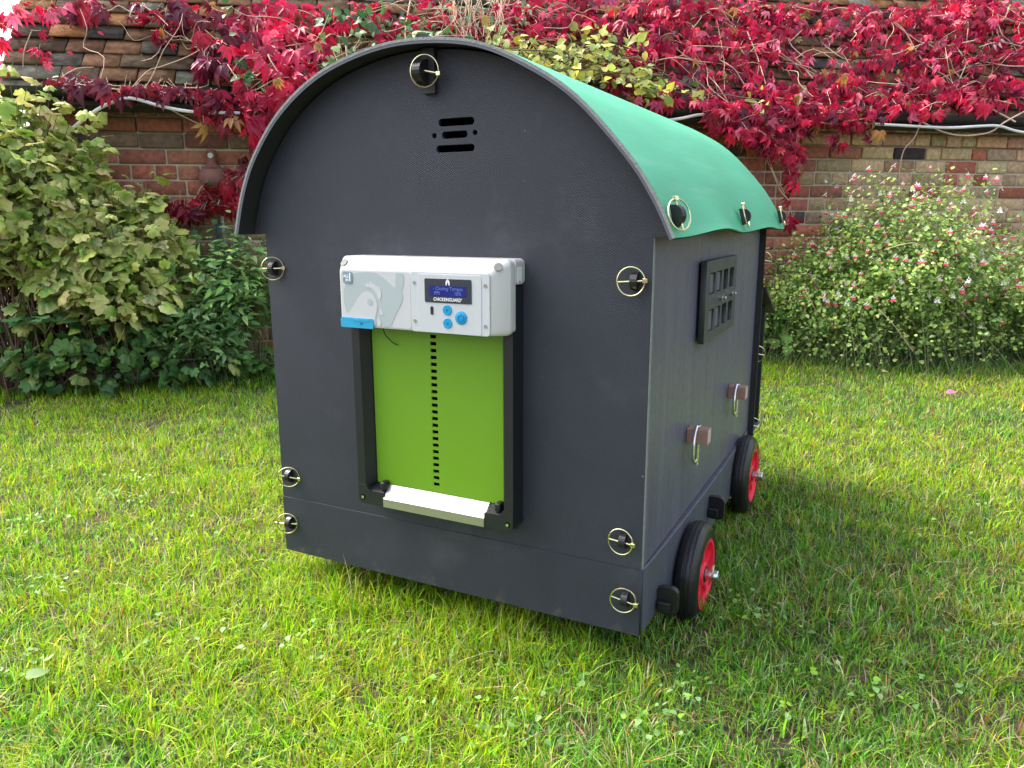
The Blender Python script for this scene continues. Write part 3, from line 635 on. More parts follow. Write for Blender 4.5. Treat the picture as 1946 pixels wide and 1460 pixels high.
creeper('virginia_creeper', 'small dark red creeper patch on the brick wall left of the coop', [(345, 395, 45, 18, 22), (410, 375, 40, 25, 24), (440, 350, 22, 30, 12), (455, 320, 14, 28, 6), (310, 410, 25, 14, 8)], [(.45, .012, .04), (.32, .012, .03), (.6, .03, .05), (.20, .01, .03)], [3, 3, 1, 2], .075, 8, 0, roof=False)

# green and yellow climbers on the roof
def climber(name, label, blobs, cols, wts, tmpl, size, edge=None, stem_n=16, cat='climbing plant', extra=(), stemmat='stem'):
    P = []; Nn = []
    for u0, v0, ru, rv, nn in blobs:
        for _ in range(nn):
            u, v = random.gauss(u0, ru*.5), random.gauss(v0, rv*.5); h = random.uniform(.03, .22); p = on_roof(u, v, h)
            if p.z < 1.38: p = on_wall(u, v, .2+h*.5)
            P.append(p[:]); Nn.append(RN[:])
    P = np.array(P); Nn = np.array(Nn); n = len(P); ca = palette(n, cols, wts, .18); cb = ca if edge is None else ca*.6+palette(n, edge, [1]*len(edge))*.4
    root = tag(empty(name, P.mean(0)), label, cat)
    add_rel(cloud('foliage', tmpl, P, Nn+nUP*.5+rnd(n, .55), Nn*.5-nUP*.45+rnd(n, .55), size*(.5+.8*rng.random(n)), ca, cb, M['leaf']), root)
    paths = []
    for _ in range(stem_n):
        i, j = random.randrange(n), random.randrange(n)
        if np.linalg.norm(P[i]-P[j]) < .7: paths.append((wander(Vector(P[i]), Vector(P[j]), 4, .1), random.uniform(.0015, .0035)))
    for pxs, lf, r in extra: paths.append((smooth_path([on_roof(u, v, lf) for u, v in pxs], 4), r))
    for i in random.sample(range(n), min(n, 150)): a = Vector(P[i]); paths.append(([a, a-Vector(Nn[i])*.03+Vector(rng.normal(0, .02, 3))], .001))
    add_rel(stems_mesh('stems', paths, M[stemmat]), root); return root
climber('climbing_hydrangea', 'yellow green leafy shrub sprays showing above the crest of the green coop roof',
  [(940, 70, 22, 28, 34), (990, 95, 40, 30, 70), (1060, 110, 60, 34, 120), (1130, 95, 50, 40, 90), (1170, 115, 40, 46, 80), (1220, 150, 40, 34, 60), (1100, 150, 60, 30, 90), (1250, 175, 30, 24, 34), (1210, 80, 24, 24, 24), (1320, 175, 24, 18, 14), (1440, 190, 20, 22, 12), (980, 130, 40, 40, 50)],
  [(.42, .50, .08), (.28, .38, .10), (.50, .52, .14), (.18, .28, .10), (.56, .50, .05)], [3, 3, 2, 2, 1.3], OVW, .052, [(.6, .55, .25), (.35, .4, .1)], 44, stemmat='woodstem')
climber('ivy', 'dark green round leaved ivy among red creeper above the left shoulder of the arch',
  [(625, 130, 40, 60, 70), (660, 165, 40, 40, 60), (690, 60, 40, 40, 34), (650, 30, 60, 26, 30), (720, 40, 28, 30, 18), (460, 140, 30, 26, 26), (480, 160, 20, 26, 14), (440, 30, 20, 30, 10), (790, 60, 50, 50, 40), (860, 80, 40, 24, 24)],
  [(.06, .16, .045), (.09, .21, .06), (.14, .26, .08), (.05, .12, .05)], [3, 3, 1, 2], OVW, .05, None, 16)
dryx = []
for i in range(34):
    u = random.uniform(840, 960); dryx.append(([(u+random.uniform(-30, 30), -20), (u+random.uniform(-14, 14), 30), (u+random.uniform(-26, 26), random.uniform(60, 90))], random.uniform(.04, .14), .0018))
climber('woody_climber', 'dry straw coloured stems with few grey green leaves behind the arch crown',
  [(870, 20, 40, 30, 30), (930, 30, 40, 40, 34), (1000, 15, 22, 40, 40), (820, 40, 30, 30, 16)], [(.13, .24, .12), (.2, .3, .18), (.30, .30, .10)], [3, 3, 1], LAN, .042, None, 10, extra=dryx)
# red leaves mixed among them
creeper('virginia_creeper', 'scattered red creeper leaves among green ivy behind the crown of the arch', [(830, 20, 50, 25, 26), (900, 50, 50, 30, 34), (970, 40, 40, 40, 40), (1040, 50, 60, 30, 60), (700, 15, 30, 16, 6), (770, 45, 28, 26, 12), (960, 85, 40, 14, 14)], RED, [4, 4, 3, 2, 1.5, .5], .06, 20, 0)

# ============================================================ BORDER PLANTS
def bush(name, label, cat, centre, rad, nst, lps, tmpl, size, cols, wts, edge, base=None, droop=.0, stemr=.0025, stemm='woodstem', up=.4, zc=.35, shell=.55, jit=.06, tri=None, dmin=-.12, tmin=.35, spread=.25, leafm='leaf'):
    """stems fan out from the base to an ellipsoidal crown (s, t, z radii); leaves sit along their outer length"""
    s0, t0 = centre; rs, rt_, rz = rad; P = []; D = []; paths = []; tips = []
    for i in range(nst):
        while True:
            d = np.array([random.gauss(0, 1), random.gauss(0, 1), abs(random.gauss(.35, .8))-.15]); d /= np.linalg.norm(d)
            if d[2] > dmin: break
        k = random.uniform(shell, 1)**.6
        lump = 1+.16*math.sin(d[0]*5+s0*3)*math.cos(d[2]*6+1)+random.gauss(0, jit)
        e = W(s0+d[0]*rs*k*lump, t0+d[1]*rt_*k*lump, max(.03, zc*rz+d[2]*rz*(1-zc)*k*lump)); 
        a = W(s0+random.gauss(0, spread*rs), t0+random.gauss(0, spread*rt_), 0)
        mid = (a+e)*.5+Vector((0, 0, .22*rz))*(1-.3*abs(d[2])); pts = []
        for j in range(9):
            t = j/8; p = a*(1-t)**2+mid*2*t*(1-t)+e*t*t; p += Vector((0, 0, -droop*t**3)); pts.append(p)
        paths.append((pts, [stemr*(1.2-.8*j/8) for j in range(9)])); tips.append((pts[-1], (pts[-1]-pts[-2]).normalized()))
        for q in range(lps):
            t = random.uniform(tmin, 1)**.8; j = min(7, int(t*8)); p = pts[j].lerp(pts[j+1], t*8-j); tang = (pts[j+1]-pts[j]).normalized()
            side = Vector(rng.normal(0, 1, 3)); side -= tang*side.dot(tang); side.normalize()
            P.append((p+side*size*random.uniform(.1, 1.4))[:]); D.append((side+tang*.5+Vector((0, 0, -.25)))[:])
    P = np.array(P); D = np.array(D); n = len(P); cen = A(W(s0, t0, zc*rz)); out = P-cen; out /= np.linalg.norm(out, axis=1, keepdims=True)+1e-6
    P[:, 2] = np.maximum(P[:, 2], .012)
    Nn = out*.5+nUP*up+rnd(n, .45)
    ca = palette(n, cols, wts, .18); cb = ca if edge is None else ca*.35+palette(n, *edge)*.65
    root = tag(empty(name, W(s0, t0, 0)), label, cat)
    if isinstance(tmpl, list): f = split_clouds('foliage', tmpl, P, Nn, D, size*(.38+1.0*rng.random(n)), ca, cb, M[leafm], None)
    else: f = cloud('foliage', tmpl, P, Nn, D, size*(.45+.95*rng.random(n)), ca, cb, M[leafm])
    add_rel(f, root); add_rel(stems_mesh('stems', paths, M[stemm]), root)
    return root, tips
def sw(u, v=500, t=.3):   # wall coordinate of a photo column
    return (on_wall(u, v, t)-WO).dot(WS)
CUR = [(.22, .36, .06), (.34, .46, .08), (.46, .53, .12), (.58, .56, .20), (.14, .28, .06)]
EDG = ([(.70, .66, .28), (.72, .50, .34), (.60, .60, .20), (.38, .50, .12)], [3, 2, 2, 3])
bush('currant_bush', 'tall currant bush with lobed cream and pink edged leaves, highest bush at the left', 'bush', (sw(40), .30), (.46, .40, 1.47), 300, 14, LB, .080, CUR, [2, 3, 3, 2.4, 1], EDG, stemr=.003, zc=.55, jit=.07, dmin=-.5)
bush('currant_bush', 'shorter currant bush with yellowing lobed leaves, right of the tall currant bush', 'bush', (sw(215), .30), (.38, .36, 1.02), 230, 14, LB, .076, CUR, [2, 3, 3, 2, 1.5], EDG, stemr=.003, zc=.5, jit=.08, dmin=-.6)
bush('currant_bush', 'bushy currant mass running off the left edge of the photo', 'bush', (sw(-190), .25), (.45, .3, 1.38), 90, 10, LB, .075, CUR, [2, 3, 3, 2, 1.5], EDG, stemr=.003, zc=.55)
bush('bramble', 'low dark green lobed leaf growth filling the shade under the currant bush', 'bush', (sw(190, 640, .45), .45), (.75, .16, .34), 70, 8, LB, .07, [(.07, .17, .05), (.12, .25, .07), (.20, .34, .08), (.30, .32, .10)], [3, 3, 1.5, .6], None, stemr=.002, zc=.3)
bush('mint_plant', 'upright green mint like plant with pointed leaves, beside the left edge of the coop', 'plant', (sw(440), .30), (.30, .24, .82), 90, 18, LAN, .052, [(.19, .36, .11), (.28, .47, .15), (.42, .56, .18), (.14, .28, .10)], [3, 3, 1.2, 2], None, stemr=.0018, stemm='greenstem', zc=.45, jit=.1)
bush('mint_plant', 'lower sprawling mint like plant in front of the currant bush near the lawn edge', 'plant', (sw(385, 640, .42), .42), (.26, .15, .46), 60, 16, LAN, .048, [(.20, .36, .13), (.29, .45, .18), (.40, .52, .18), (.13, .27, .10)], [3, 3, 1, 2], None, stemr=.0016, stemm='greenstem', zc=.4, jit=.1)
bush('climbing_rose', 'thin leafy shoots climbing the brick wall between currant bush and coop', 'plant', (sw(390, 400, .12), .16), (.25, .09, 1.12), 22, 14, OVW, .035, [(.10, .20, .09), (.15, .27, .12), (.25, .38, .10)], [3, 3, 1], None, stemr=.0016, zc=.5, jit=.15)
# big toothed leaf clump
c0 = on_wall(489, 672, .34); gs, gt = (c0-WO).dot(WS), .34
def rosette(name, label, pos, n, size, h, cols, tm, cat='plant'):
    P = []; D = []; paths = []
    for i in range(n):
        a = random.uniform(0, 6.28); d = Vector((math.cos(a), math.sin(a), 0)); e = pos+d*random.uniform(.2, 1)*size*.9+Vector((0, 0, h*random.uniform(.4, 1)))
        P.append(e[:]); D.append((d+Vector((0, 0, -.1)))[:]); paths.append(([pos, (pos+e)*.5+Vector((0, 0, h*.15)), e], .0018))
    P = np.array(P); D = np.array(D); ca = palette(n, cols, [1]*len(cols)); root = tag(empty(name, pos), label, cat)
    add_rel(cloud('foliage', tm, P, np.tile(nUP, (n, 1))+D*.5+rnd(n, .2)+nWN*.4, D, size*(.6+.6*rng.random(n)), ca, ca*.8, M['leaf']), root); add_rel(stems_mesh('stems', paths, M['greenstem']), root); return root
rosette('geranium_plant', 'clump of large bright green toothed leaves at the foot of the coop left edge', W(gs, gt, 0), 14, .11, .15, [(.10, .27, .04), (.14, .33, .05)], LB[0])
rosette('squash_plant', 'cluster of big plain pale green leaves low in the front of the currant bush', W(sw(75, 565, .62), .60, .30), 9, .13, .10, [(.17, .34, .13), (.22, .40, .16)], LB[2])
# strappy leaves
def strap_clump(label, u, v, n, h):
    p = on_wall(u, v, .42); s_, = ((p-WO).dot(WS),); P = np.array([W(s_+random.gauss(0, .06), .42+random.gauss(0, .04), 0)[:] for _ in range(n)])
    me = grass_mesh('strap_leaves', P, h*(.6+.6*rng.random(n)), .008+.004*rng.random(n), palette(n, [(.07, .19, .07), (.12, .26, .09), (.18, .32, .08)], [3, 3, 1]), .5+.9*rng.random(n))
    o = link('strap_leaf_plant', me, M['leaf']); tag(o, label, 'plant')
strap_clump('tuft of long strappy blue green leaves arching out under the currant bush', 225, 690, 46, .34)
strap_clump('small tuft of strappy leaves at the foot of the mint like plants', 330, 690, 26, .2)

# salvia bush with flowers
SAL = [(.21, .35, .08), (.29, .44, .10), (.40, .55, .12), (.12, .24, .07), (.52, .62, .20)]
def salvia(label, centre, rad, nst, lps, nfl, zc):
    root, tips = bush('salvia_bush', label, 'bush', centre, rad, nst, lps, OVW, .0205, SAL, [2.5, 3.5, 3, 1.2, 1.5], None, stemr=.0006, stemm='greenstem', zc=zc, jit=.06, shell=.4, spread=.55, up=.6, dmin=-.75, tmin=.05)
    # template flower: white hood, two red lips
    cand = [t for t in tips if (t[0]-CAM).dot(FW) > 0]; random.shuffle(cand)
    cand.sort(key=lambda t: -(t[0].z*.25+(t[0]-WO).dot(WN)*.3+random.random()*1.6))
    cand = cand[:nfl]
    def flower_geo(b, p, s):
        d = Vector((random.gauss(0, .5), random.gauss(0, .5), 0))+WN*.7; d.normalize(); sd = d.cross(Vector((0, 0, 1))).normalized()
        z = Vector((0, 0, 1)); f = lambda x, y, q: p+(sd*x+d*y+z*q)*s
        lay = b.loops.layers.float_color.get('Col') or b.loops.layers.float_color.new('Col')
        def face(pts, c):
            fc = b.faces.new([b.verts.new(q) for q in pts])
            for l in fc.loops: l[lay] = (*c, 1)
        wh, rd, gr = (.86, .84, .86), (.82, .03, .10) if random.random() < .8 else (.80, .75, .78), (.30, .10, .12)
        face([f(-.08, 0, 0), f(.08, 0, 0), f(.22, .5, .30), f(-.22, .5, .30)], wh); face([f(-.22, .5, .30), f(.22, .5, .30), f(.10, .85, .6), f(-.10, .85, .6)], wh)
        face([f(-.06, .85, .5), f(.06, .85, .5), f(.0, .8, .85)], wh)
        for sx in (-1, 1):
            face([f(0, .55, .0), f(.30*sx, .72, -.02), f(.50*sx, .90, -.3), f(.12*sx, .95, -.42)], rd)
            face([f(0, .55, .0), f(.12*sx, .62, .12), f(.42*sx, .62, .3), f(.30*sx, .72, -.02)], wh)
        face([f(-.05, 0, 0), f(.05, 0, 0), f(.07, -.25, -.06), f(-.07, -.25, -.06)], gr)
    ncap = min(100, len(cand))
    def mk(pts, name, kind=None):
        b = bmesh.new()
        for (p, tg) in pts:
            for _ in range(1): flower_geo(b, p+Vector(rng.normal(0, .008, 3)), random.uniform(.020, .033))
        me = bpy.data.meshes.new(name); b.to_mesh(me); b.free(); o = add_rel(link(name, me, M['petal']), root)
        if kind: o['kind'] = kind
    for t in cand[:ncap]: mk([t], 'flower')
    if len(cand) > ncap: mk(cand[ncap:], 'flowers', 'stuff')
    return root
salvia('large rounded salvia bush with white and red flowers, right of the coop', (sw(1705, 560, .5), .50), (.64, .50, 1.12), 1050, 27, 330, .36)
salvia('lower salvia bush with white and red flowers at the right edge of the photo', (sw(1950, 600, .6), .62), (.52, .54, .84), 620, 26, 190, .36)
salvia('thin salvia shoots with few flowers between the nest box and the big flowering bush', (sw(1535, 600, .4), .38), (.30, .34, .74), 280, 22, 16, .4)
bush('shrub', 'broad leaved green plant at the wall foot behind the nest box', 'plant', (sw(1490, 660, .3), .34), (.26, .2, .42), 40, 10, OVW, .055, [(.10, .22, .05), (.17, .32, .06), (.26, .40, .08)], [3, 2, 1], None, stemr=.0018, stemm='greenstem', zc=.4)
# dry grass stalks over the salvia
def stalk(pxs, t, label):
    b = MB(); b.tube(smooth_path([on_wall(u, v, tt) for (u, v), tt in zip(pxs, t)], 5), .0022, 5); tag(b.build('dry_stalk', M['stem'], None, True), label, 'stalk')
stalk([(1670, 588), (1700, 620), (1735, 668)], (.97, 1.0, .98), 'straight dry straw stalk leaning in front of the salvia bush low down')
stalk([(1680, 475), (1735, 462), (1765, 480), (1790, 510)], (.90, .96, .97, .95), 'dry straw stalk arching over the middle of the salvia bush')
stalk([(1528, 545), (1545, 580), (1553, 600)], (.72, .74, .7), 'short dry stalk left of the salvia flowers')

for u, v, lab in ((185, 60, 'small red leaf stuck on the third visible row of bare roof tiles'), (127, 98, 'curled red leaf on a grey tile near the left roof edge'), (128, 127, 'red leaf on the lowest grey tile at the left roof edge')):
    p = on_roof(u, v, .045); o = cloud('fallen_leaf', OVW, np.array([p[:]]), np.array([nRN+.2]), np.array([nWS*.8-nUP*.4]), np.array([.035]), np.array([[.6, .03, .07]]), np.array([[.5, .02, .06]]), M['creeper']); tag(o, lab, 'leaf')
# clover, dock leaves in the lawn
def weeds():
    P = []; sz = []
    pts = [(260, 925, 45, 12, 46), (230, 960, 50, 12, 36), (60, 1010, 50, 16, 30), (1250, 1400, 60, 40, 26), (1000, 1420, 80, 30, 26), (1440, 1190, 40, 14, 26), (1400, 1160, 24, 12, 18), (100, 1120, 60, 22, 30), (60, 1290, 40, 30, 18), (1060, 1320, 60, 30, 18), (1700, 1330, 50, 30, 12), (900, 1350, 200, 70, 34), (1600, 1300, 200, 90, 44), (500, 1250, 300, 120, 40), (1750, 1000, 120, 60, 22), (300, 1000, 200, 60, 26), (600, 1240, 60, 30, 14), (1290, 1330, 60, 30, 18)]
    for u0, v0, ru, rv, n in pts:
        for _ in range(n):
            p = on_ground(random.gauss(u0, ru*.6), random.gauss(v0, rv*.6)); 
            if .02 < p.x < .8 and .05 < p.y < 1: continue
            P.append((p.x, p.y, random.uniform(.014, .034))); sz.append(random.uniform(.007, .015))
    P = np.array(P); n = len(P); D = rnd(n); D[:, 2] = D[:, 2]*.3; ca = palette(n, [(.15, .30, .07), (.19, .34, .10), (.26, .38, .15), (.24, .46, .03)], [3, 2, 1, 2])
    return cloud('clover', OVW, P, np.tile(nUP, (n, 1))+rnd(n, .35), D, np.array(sz), ca, ca*1.15, M['leaf'])
tag(weeds(), kind='stuff')
def ground_leaf(u, v, size, colr, label, cat='leaf'):
    p = on_ground(u, v, .035); n = 1
    o = cloud('fallen_leaf' if cat == 'leaf' else 'dock_leaf', OVW, np.array([p[:]]), np.array([[.1, -.2, 1.]]), np.array([[random.gauss(0, 1), random.gauss(0, 1), .05]]), np.array([size]), np.array([colr]), np.array([colr])*1.1, M['leaf']); tag(o, label, 'leaf')
ground_leaf(1675, 706, .045, (.36, .40, .14), 'pale fallen leaf on the lawn below the salvia bush')
ground_leaf(1816, 744, .05, (.62, .16, .30), 'pink fallen leaf on the lawn at the foot of the salvia bush')
ground_leaf(48, 1290, .04, (.17, .27, .10), 'pale green broad leaf lying in the grass at the lower left')
ground_leaf(300, 1170, .020, (.18, .27, .11), 'small whitish green leaf in the grass left of the coop')

# ============================================================ CHICKEN COOP
coop = tag(empty('chicken_coop', (0, 0, Z0), S), 'dark grey mobile chicken coop with curved green roof, lime pop door and red wheels', 'chicken coop')
DP = 1.25
ARC = [(-.053, .850), (-.022, .945), (.024, 1.030), (.110, 1.125), (.231, 1.200), (.370, 1.240), (.500, 1.249), (.640, 1.230), (.760, 1.178), (.862, 1.110), (.967, 1.000), (1.022, .920), (1.057, .850)]
def spline2(pts, n=6): return [(v.x, v.y) for v in smooth_path([Vector((a, b_, 0)) for a, b_ in pts], n)]
arc = spline2(ARC)
def offset(pl, d):
    out = []
    for i, p in enumerate(pl):
        a = Vector(pl[max(0, i-1)]); c = Vector(pl[min(len(pl)-1, i+1)]); t = (c-a).normalized(); out.append((p[0]+t.y*d, p[1]-t.x*d))
    return out
TH = .010
inner = offset(arc, TH); inner[0] = (inner[0][0], .850); inner[-1] = (inner[-1][0], .850)
inner2 = offset(arc, TH+.005)
# front panel: upright with slots, wide head under the arch
def slot(x0, x1, zc, h): return rrect(x0, x1, zc-h/2, zc+h/2, h/2-.0005, 4)
slots = [slot(.517, .606, 1.086, .017), slot(.525, .589, 1.060, .016), circ(.506, 1.060, .0062, 12), circ(.607, 1.062, .0062, 12), slot(.510, .606, 1.032, .016)]
dzx0, dzx1, dzz0, dzz1 = .325, .70, .24, .66
head = [q for q in inner2 if q[1] > .8515]
outline = [(0, .1545), (1, .1545), (1, .850), (head[-1][0], .850)]+head[::-1]+[(head[0][0], .850), (0, .850)]
front = plate('front_panel', [outline]+slots+[[(dzx0, dzz0), (dzx1, dzz0), (dzx1, dzz1), (dzx0, dzz1)]], 0, .012, M['woven'], coop, .0006)
plate('front_skirt', [[(0, 0), (1, 0), (1, .1530), (0, .1530)]], -.002, .012, M['woven'], coop, .0006)
# pale cut edges of the front panel
b = MB(); b.box(1.0003, 1.0022, .0006, .0114, .155, .848); b.build('panel_edge', M['edge'], coop)
b = MB(); b.box(.03, .97, .05, .052, .16, .845); b.box(.28, .80, .05, .052, .846, 1.12); b.build('vent_shade_sheet', M['inside'], coop)  # near-black sheets paint the interior shade seen through the slots
# side walls
def side_panel(x0, x1, nm='side_panel'):
    b = MB(); b.box(x0, x1, .0128, DP-.001, .1545, .90, .0008, 1); return b.build(nm, M['side'], coop)
side_panel(.986, .9995); side_panel(.0005, .014)
for xs in (1, -1):                 # skirts, bowing outwards a little in the middle
    bm = bmesh.new(); N_ = 26; rows = []
    for i in range(N_+1):
        y = .0005+(DP-.001)*i/N_; bow = .0105*max(0, math.sin(math.pi*i/N_))**.6; q = []
        for (dx, z) in ((.0, .0), (.005+bow*.6, .0), (.004+bow, .1485), (.002+bow, .151), (-.008, .151)):
            x = 1.0+dx-.003 if xs == 1 else 0-dx+.003
            q.append(bm.verts.new((x, y+(.0135 if i == 0 else 0), z)))
        rows.append(q)
    for a_, c_ in zip(rows, rows[1:]):
        for k_ in range(5): bm.faces.new((a_[k_], a_[(k_+1) % 5], c_[(k_+1) % 5], c_[k_]))
    bm.faces.new(rows[0]); bm.faces.new(rows[-1][::-1]); bmesh.ops.recalc_face_normals(bm, faces=bm.faces)
    me = bpy.data.meshes.new('side_skirt'); bm.to_mesh(me); bm.free(); link('side_skirt', me, M['skirt'], coop)
# rear panel, slightly wider than the sides
outline_b = [(-.018, .012), (1.018, .012), (1.018, .850), (head[-1][0], .850)]+head[::-1]+[(head[0][0], .850), (-.018, .850)]
plate('rear_panel', [outline_b], DP, DP+.014, M['liner'], coop, .0005)
b = MB(); b.box(.02, .98, .02, DP-.01, .03, .045); b.build('floor', M['skirt'], coop)
# roof: green skin, dark liner, pale edge
YF, YB = -.050, 1.395
def roof_sheet(name, outer, inn, y0, y1, m, wav=1, ny=60, cap=True):
    bm = bmesh.new(); rows = []; L_ = len(outer)
    for j in range(ny+1):
        y = y0+(y1-y0)*j/ny; f = (y-YF)/(YB-YF)
        q = []
        for k_, pl in enumerate((outer, inn)):
            for i, p in enumerate(pl):
                u = i/(L_-1); e = max(0, (u-.86)/.14)**1.5*wav; el = max(0, (.12-u)/.12)**1.5*wav
                # the eave bows up and out between its pins
                buck = (.5-.5*math.cos(2*math.pi*min(1, max(0, (y+.0)/.66)))) if y < .66 else .75*(.5-.5*math.cos(2*math.pi*min(1, (y-.66)/.66)))
                dz = .013*buck*e; dx = .014*buck*e - .010*buck*el
                q.append(bm.verts.new((p[0]+dx, y, p[1]+dz+.012*buck*el)))
        rows.append(q)
    for a_, c_ in zip(rows, rows[1:]):
        for i in range(L_-1):
            bm.faces.new((a_[i], a_[i+1], c_[i+1], c_[i])); bm.faces.new((a_[L_+i], c_[L_+i], c_[L_+i+1], a_[L_+i+1]))
        for i in (0, L_-1): bm.faces.new((a_[i], c_[i], c_[L_+i], a_[L_+i]))
    for q in (rows[0], rows[-1]):
        for i in range(L_-1): bm.faces.new((q[i], q[i+1], q[L_+i+1], q[L_+i]))
    bmesh.ops.recalc_face_normals(bm, faces=bm.faces); me = bpy.data.meshes.new(name); bm.to_mesh(me); bm.free()
    for p in me.polygons: p.use_smooth = True
    o = link(name, me, m, coop); md = o.modifiers.new('e', 'EDGE_SPLIT'); md.split_angle = R(35); return o
roof_sheet('roof', arc, offset(arc, .004), YF+.0005, YB, M['roof'])
roof_sheet('roof_liner', offset(arc, .0042), offset(arc, TH), YF+.001, YB-.001, M['liner'])
roof_sheet('roof_front_edge', offset(arc, .0003), offset(arc, .0062), YF-.0022, YF+.0003, M['edge'], ny=1)
roof_sheet('roof_front_rim', offset(arc, .0063), offset(arc, TH+.002), YF-.0016, YF+.0003, M['skirt'], ny=1)
# crown bracket and the tab through the crown
b = MB(); b.box(.487, .517, -.012, -.0005, 1.145, 1.236, .001, 1); b.build('crown_bracket', M['liner'], coop)

def d_tab(h, d, th):
    """half disc plate in the local x (out) - z plane, thickness along y; out = +x"""
    pl = [(0, -h/2)]+[(d*math.cos(R(a)), h/2*math.sin(R(a))) for a in range(-80, 81, 16)]+[(0, h/2)]
    b = MB(); b.prism(pl, lambda p, k: Vector((p[0], th*(k-.5), p[1]))); return b
def pin_geo(ring_r, wire, rod_r, turn=0, tilt=0, off=0):
    """rod along local y through the tab; ring in the y-z plane facing out; square lug at +y"""
    b = MB(); c = Vector((.014, off, 0)); mt = Matrix.Rotation(turn, 3, 'X') @ Matrix.Rotation(tilt, 3, 'Z')
    b.tube([c+mt@Vector((0, ring_r*math.cos(t), ring_r*math.sin(t)*1.03)) for t in [2*math.pi*i/30 for i in range(30)]], wire, 7, closed=True)
    b.tube([c+mt@Vector((0, -ring_r*.93, 0)), c+mt@Vector((0, ring_r*.98, 0))], rod_r, 8)
    q = c+mt@Vector((0, ring_r*1.0, 0)); b.box(q.x-.005, q.x+.004, q.y-.004, q.y+.006, q.z-.0045, q.z+.0045, .0008, 1)
    return b
tab_n = 0
def ring_pin(pos, face='front', rr=.0275, turn=0, tilt=0, off=0, h=.036, d=.022, th=.014, flip=False, rot=None, m='brass'):
    """a black tab that pokes through a panel (part) held by a ring pin (sub-part)"""
    rz = {'front': -math.pi/2, 'back': math.pi/2, 'right': 0, 'left': math.pi}[face]
    t = d_tab(h, d, th).build('fixing_tab', M['black'], coop); t.location = pos; t.rotation_euler = rot or (0, 0, rz)
    p = pin_geo(rr, .0017, .0021, turn, tilt, off).build('ring_pin', M[m], t, True)
    if flip: p.rotation_euler = (math.pi, 0, 0)
    return t
# front, rz=-90: local y -> +x
ring_pin((.968, -.0005, .764), turn=R(4), off=-.006, tilt=R(6)); ring_pin((.961, -.0005, .216), turn=R(-3), off=-.004, tilt=R(-5)); ring_pin((.970, -.0025, .084), turn=R(-14), off=-.003, tilt=R(8))
ring_pin((.026, -.0005, .764), turn=R(2), off=.004, tilt=R(28)); ring_pin((.033, -.0005, .217), turn=R(-16), off=.004, tilt=R(32)); ring_pin((.026, -.0025, .084), turn=R(176), off=-.004, tilt=R(-28))
ring_pin((.492, -.0125, 1.188), turn=R(-12), off=.010, rr=.031, h=.05, d=.034, th=.02, tilt=R(12))
# along the eave, on the roof
for y, tl in ((-.020, 75), (.650, 8), (1.330, 8)):
    ring_pin((1.043, y, .888), 'right', rr=.030, turn=R(96), tilt=0, h=.044, d=.026, th=.012, rot=(0, R(-16), R(-24 if y < 0 else 2)))
for y in (-.022, 1.33): ring_pin((.497, y, 1.2475), 'right', rr=.019, turn=R(90), h=.036, d=.018, th=.012, rot=(0, R(-90), 0))
# back edge
for z in (.745, .42, .16): ring_pin((.975, DP+.0145, z), 'back', rr=.028, tilt=R(20), off=-.035, turn=R(10))
# nest box on the back
b = MB(); b.box(.05, .992, DP+.0145, 1.432, .150, .60, .001, 1); nb = b.build('nest_box', M['side'], coop)
b = MB(); b.box(.04, 1.006, 1.4325, 1.447, .135, .585, .001, 1); b.build('nest_box_back', M['liner'], nb)
b = MB(); b.prism([(DP+.016, .655), (1.52, .548), (1.515, .538), (DP+.016, .643)], lambda p, k: Vector((1.03 if k else .02, p[0], p[1]))); b.build('nest_box_lid', M['liner'], nb)
b = MB(); b.box(.03, 1.012, DP+.016, 1.47, .128, .1345, .001, 1); b.build('nest_box_base', M['skirt'], nb)

# side ventilation shutter
y0s = .385; holes = []
for zc0, zc1 in ((.700, .755), (.607, .664)):
    for i in range(4): a = y0s+.040+i*.078; holes.append([(a, zc0), (a+.058, zc0), (a+.058, zc1), (a, zc1)])
plate('window_shutter', [[(y0s, .586), (.755, .586), (.755, .784), (y0s, .784)]]+holes, 1.006, 1.021, M['grate'], coop, .0008, plane='yz')
b = MB()
for i in (2, 3):
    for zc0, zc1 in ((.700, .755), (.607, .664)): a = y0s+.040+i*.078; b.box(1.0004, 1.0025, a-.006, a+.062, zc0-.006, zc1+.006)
b.build('window_shade_plates', M['inside'], coop)  # near-black plates paint the shade of open holes; the wall behind is uncut
b = MB(); 
for zc0, zc1 in ((.700, .755), (.607, .664)):
    for i in (0, 1):
        a = y0s+.040+i*.078; b.box(1.0002, 1.0008, a-.004, a+.062, zc0-.004, zc1+.004)
b.build('window_rebate', M['liner'], coop)
for i in (0, 1):
    for zc0, zc1 in ((.700, .755), (.607, .664)): a = y0s+.040+i*.078; b = MB(); b.box(1.001, 1.0165, a+.0065, a+.0525, zc0+.004, zc1-.005); b.build('window_fill', M['side'], coop)
for y in (.548, .680):
    b = MB(); b.lathe([(1.021, .009), (1.029, .009)], (0, y, .684), 'x', 6); b.lathe([(1.029, .0045), (1.036, .0045), (1.037, .003)], (0, y, .684), 'x', 12)
    b.box(1.029, 1.033, y-.002, y+.002, .684, .700); b.build('wing_nut', M['zinc'], coop)
b = MB(); b.box(1.0015, 1.0065, .50, .74, .678, .690); b.build('shutter_rail', M['liner'], coop)

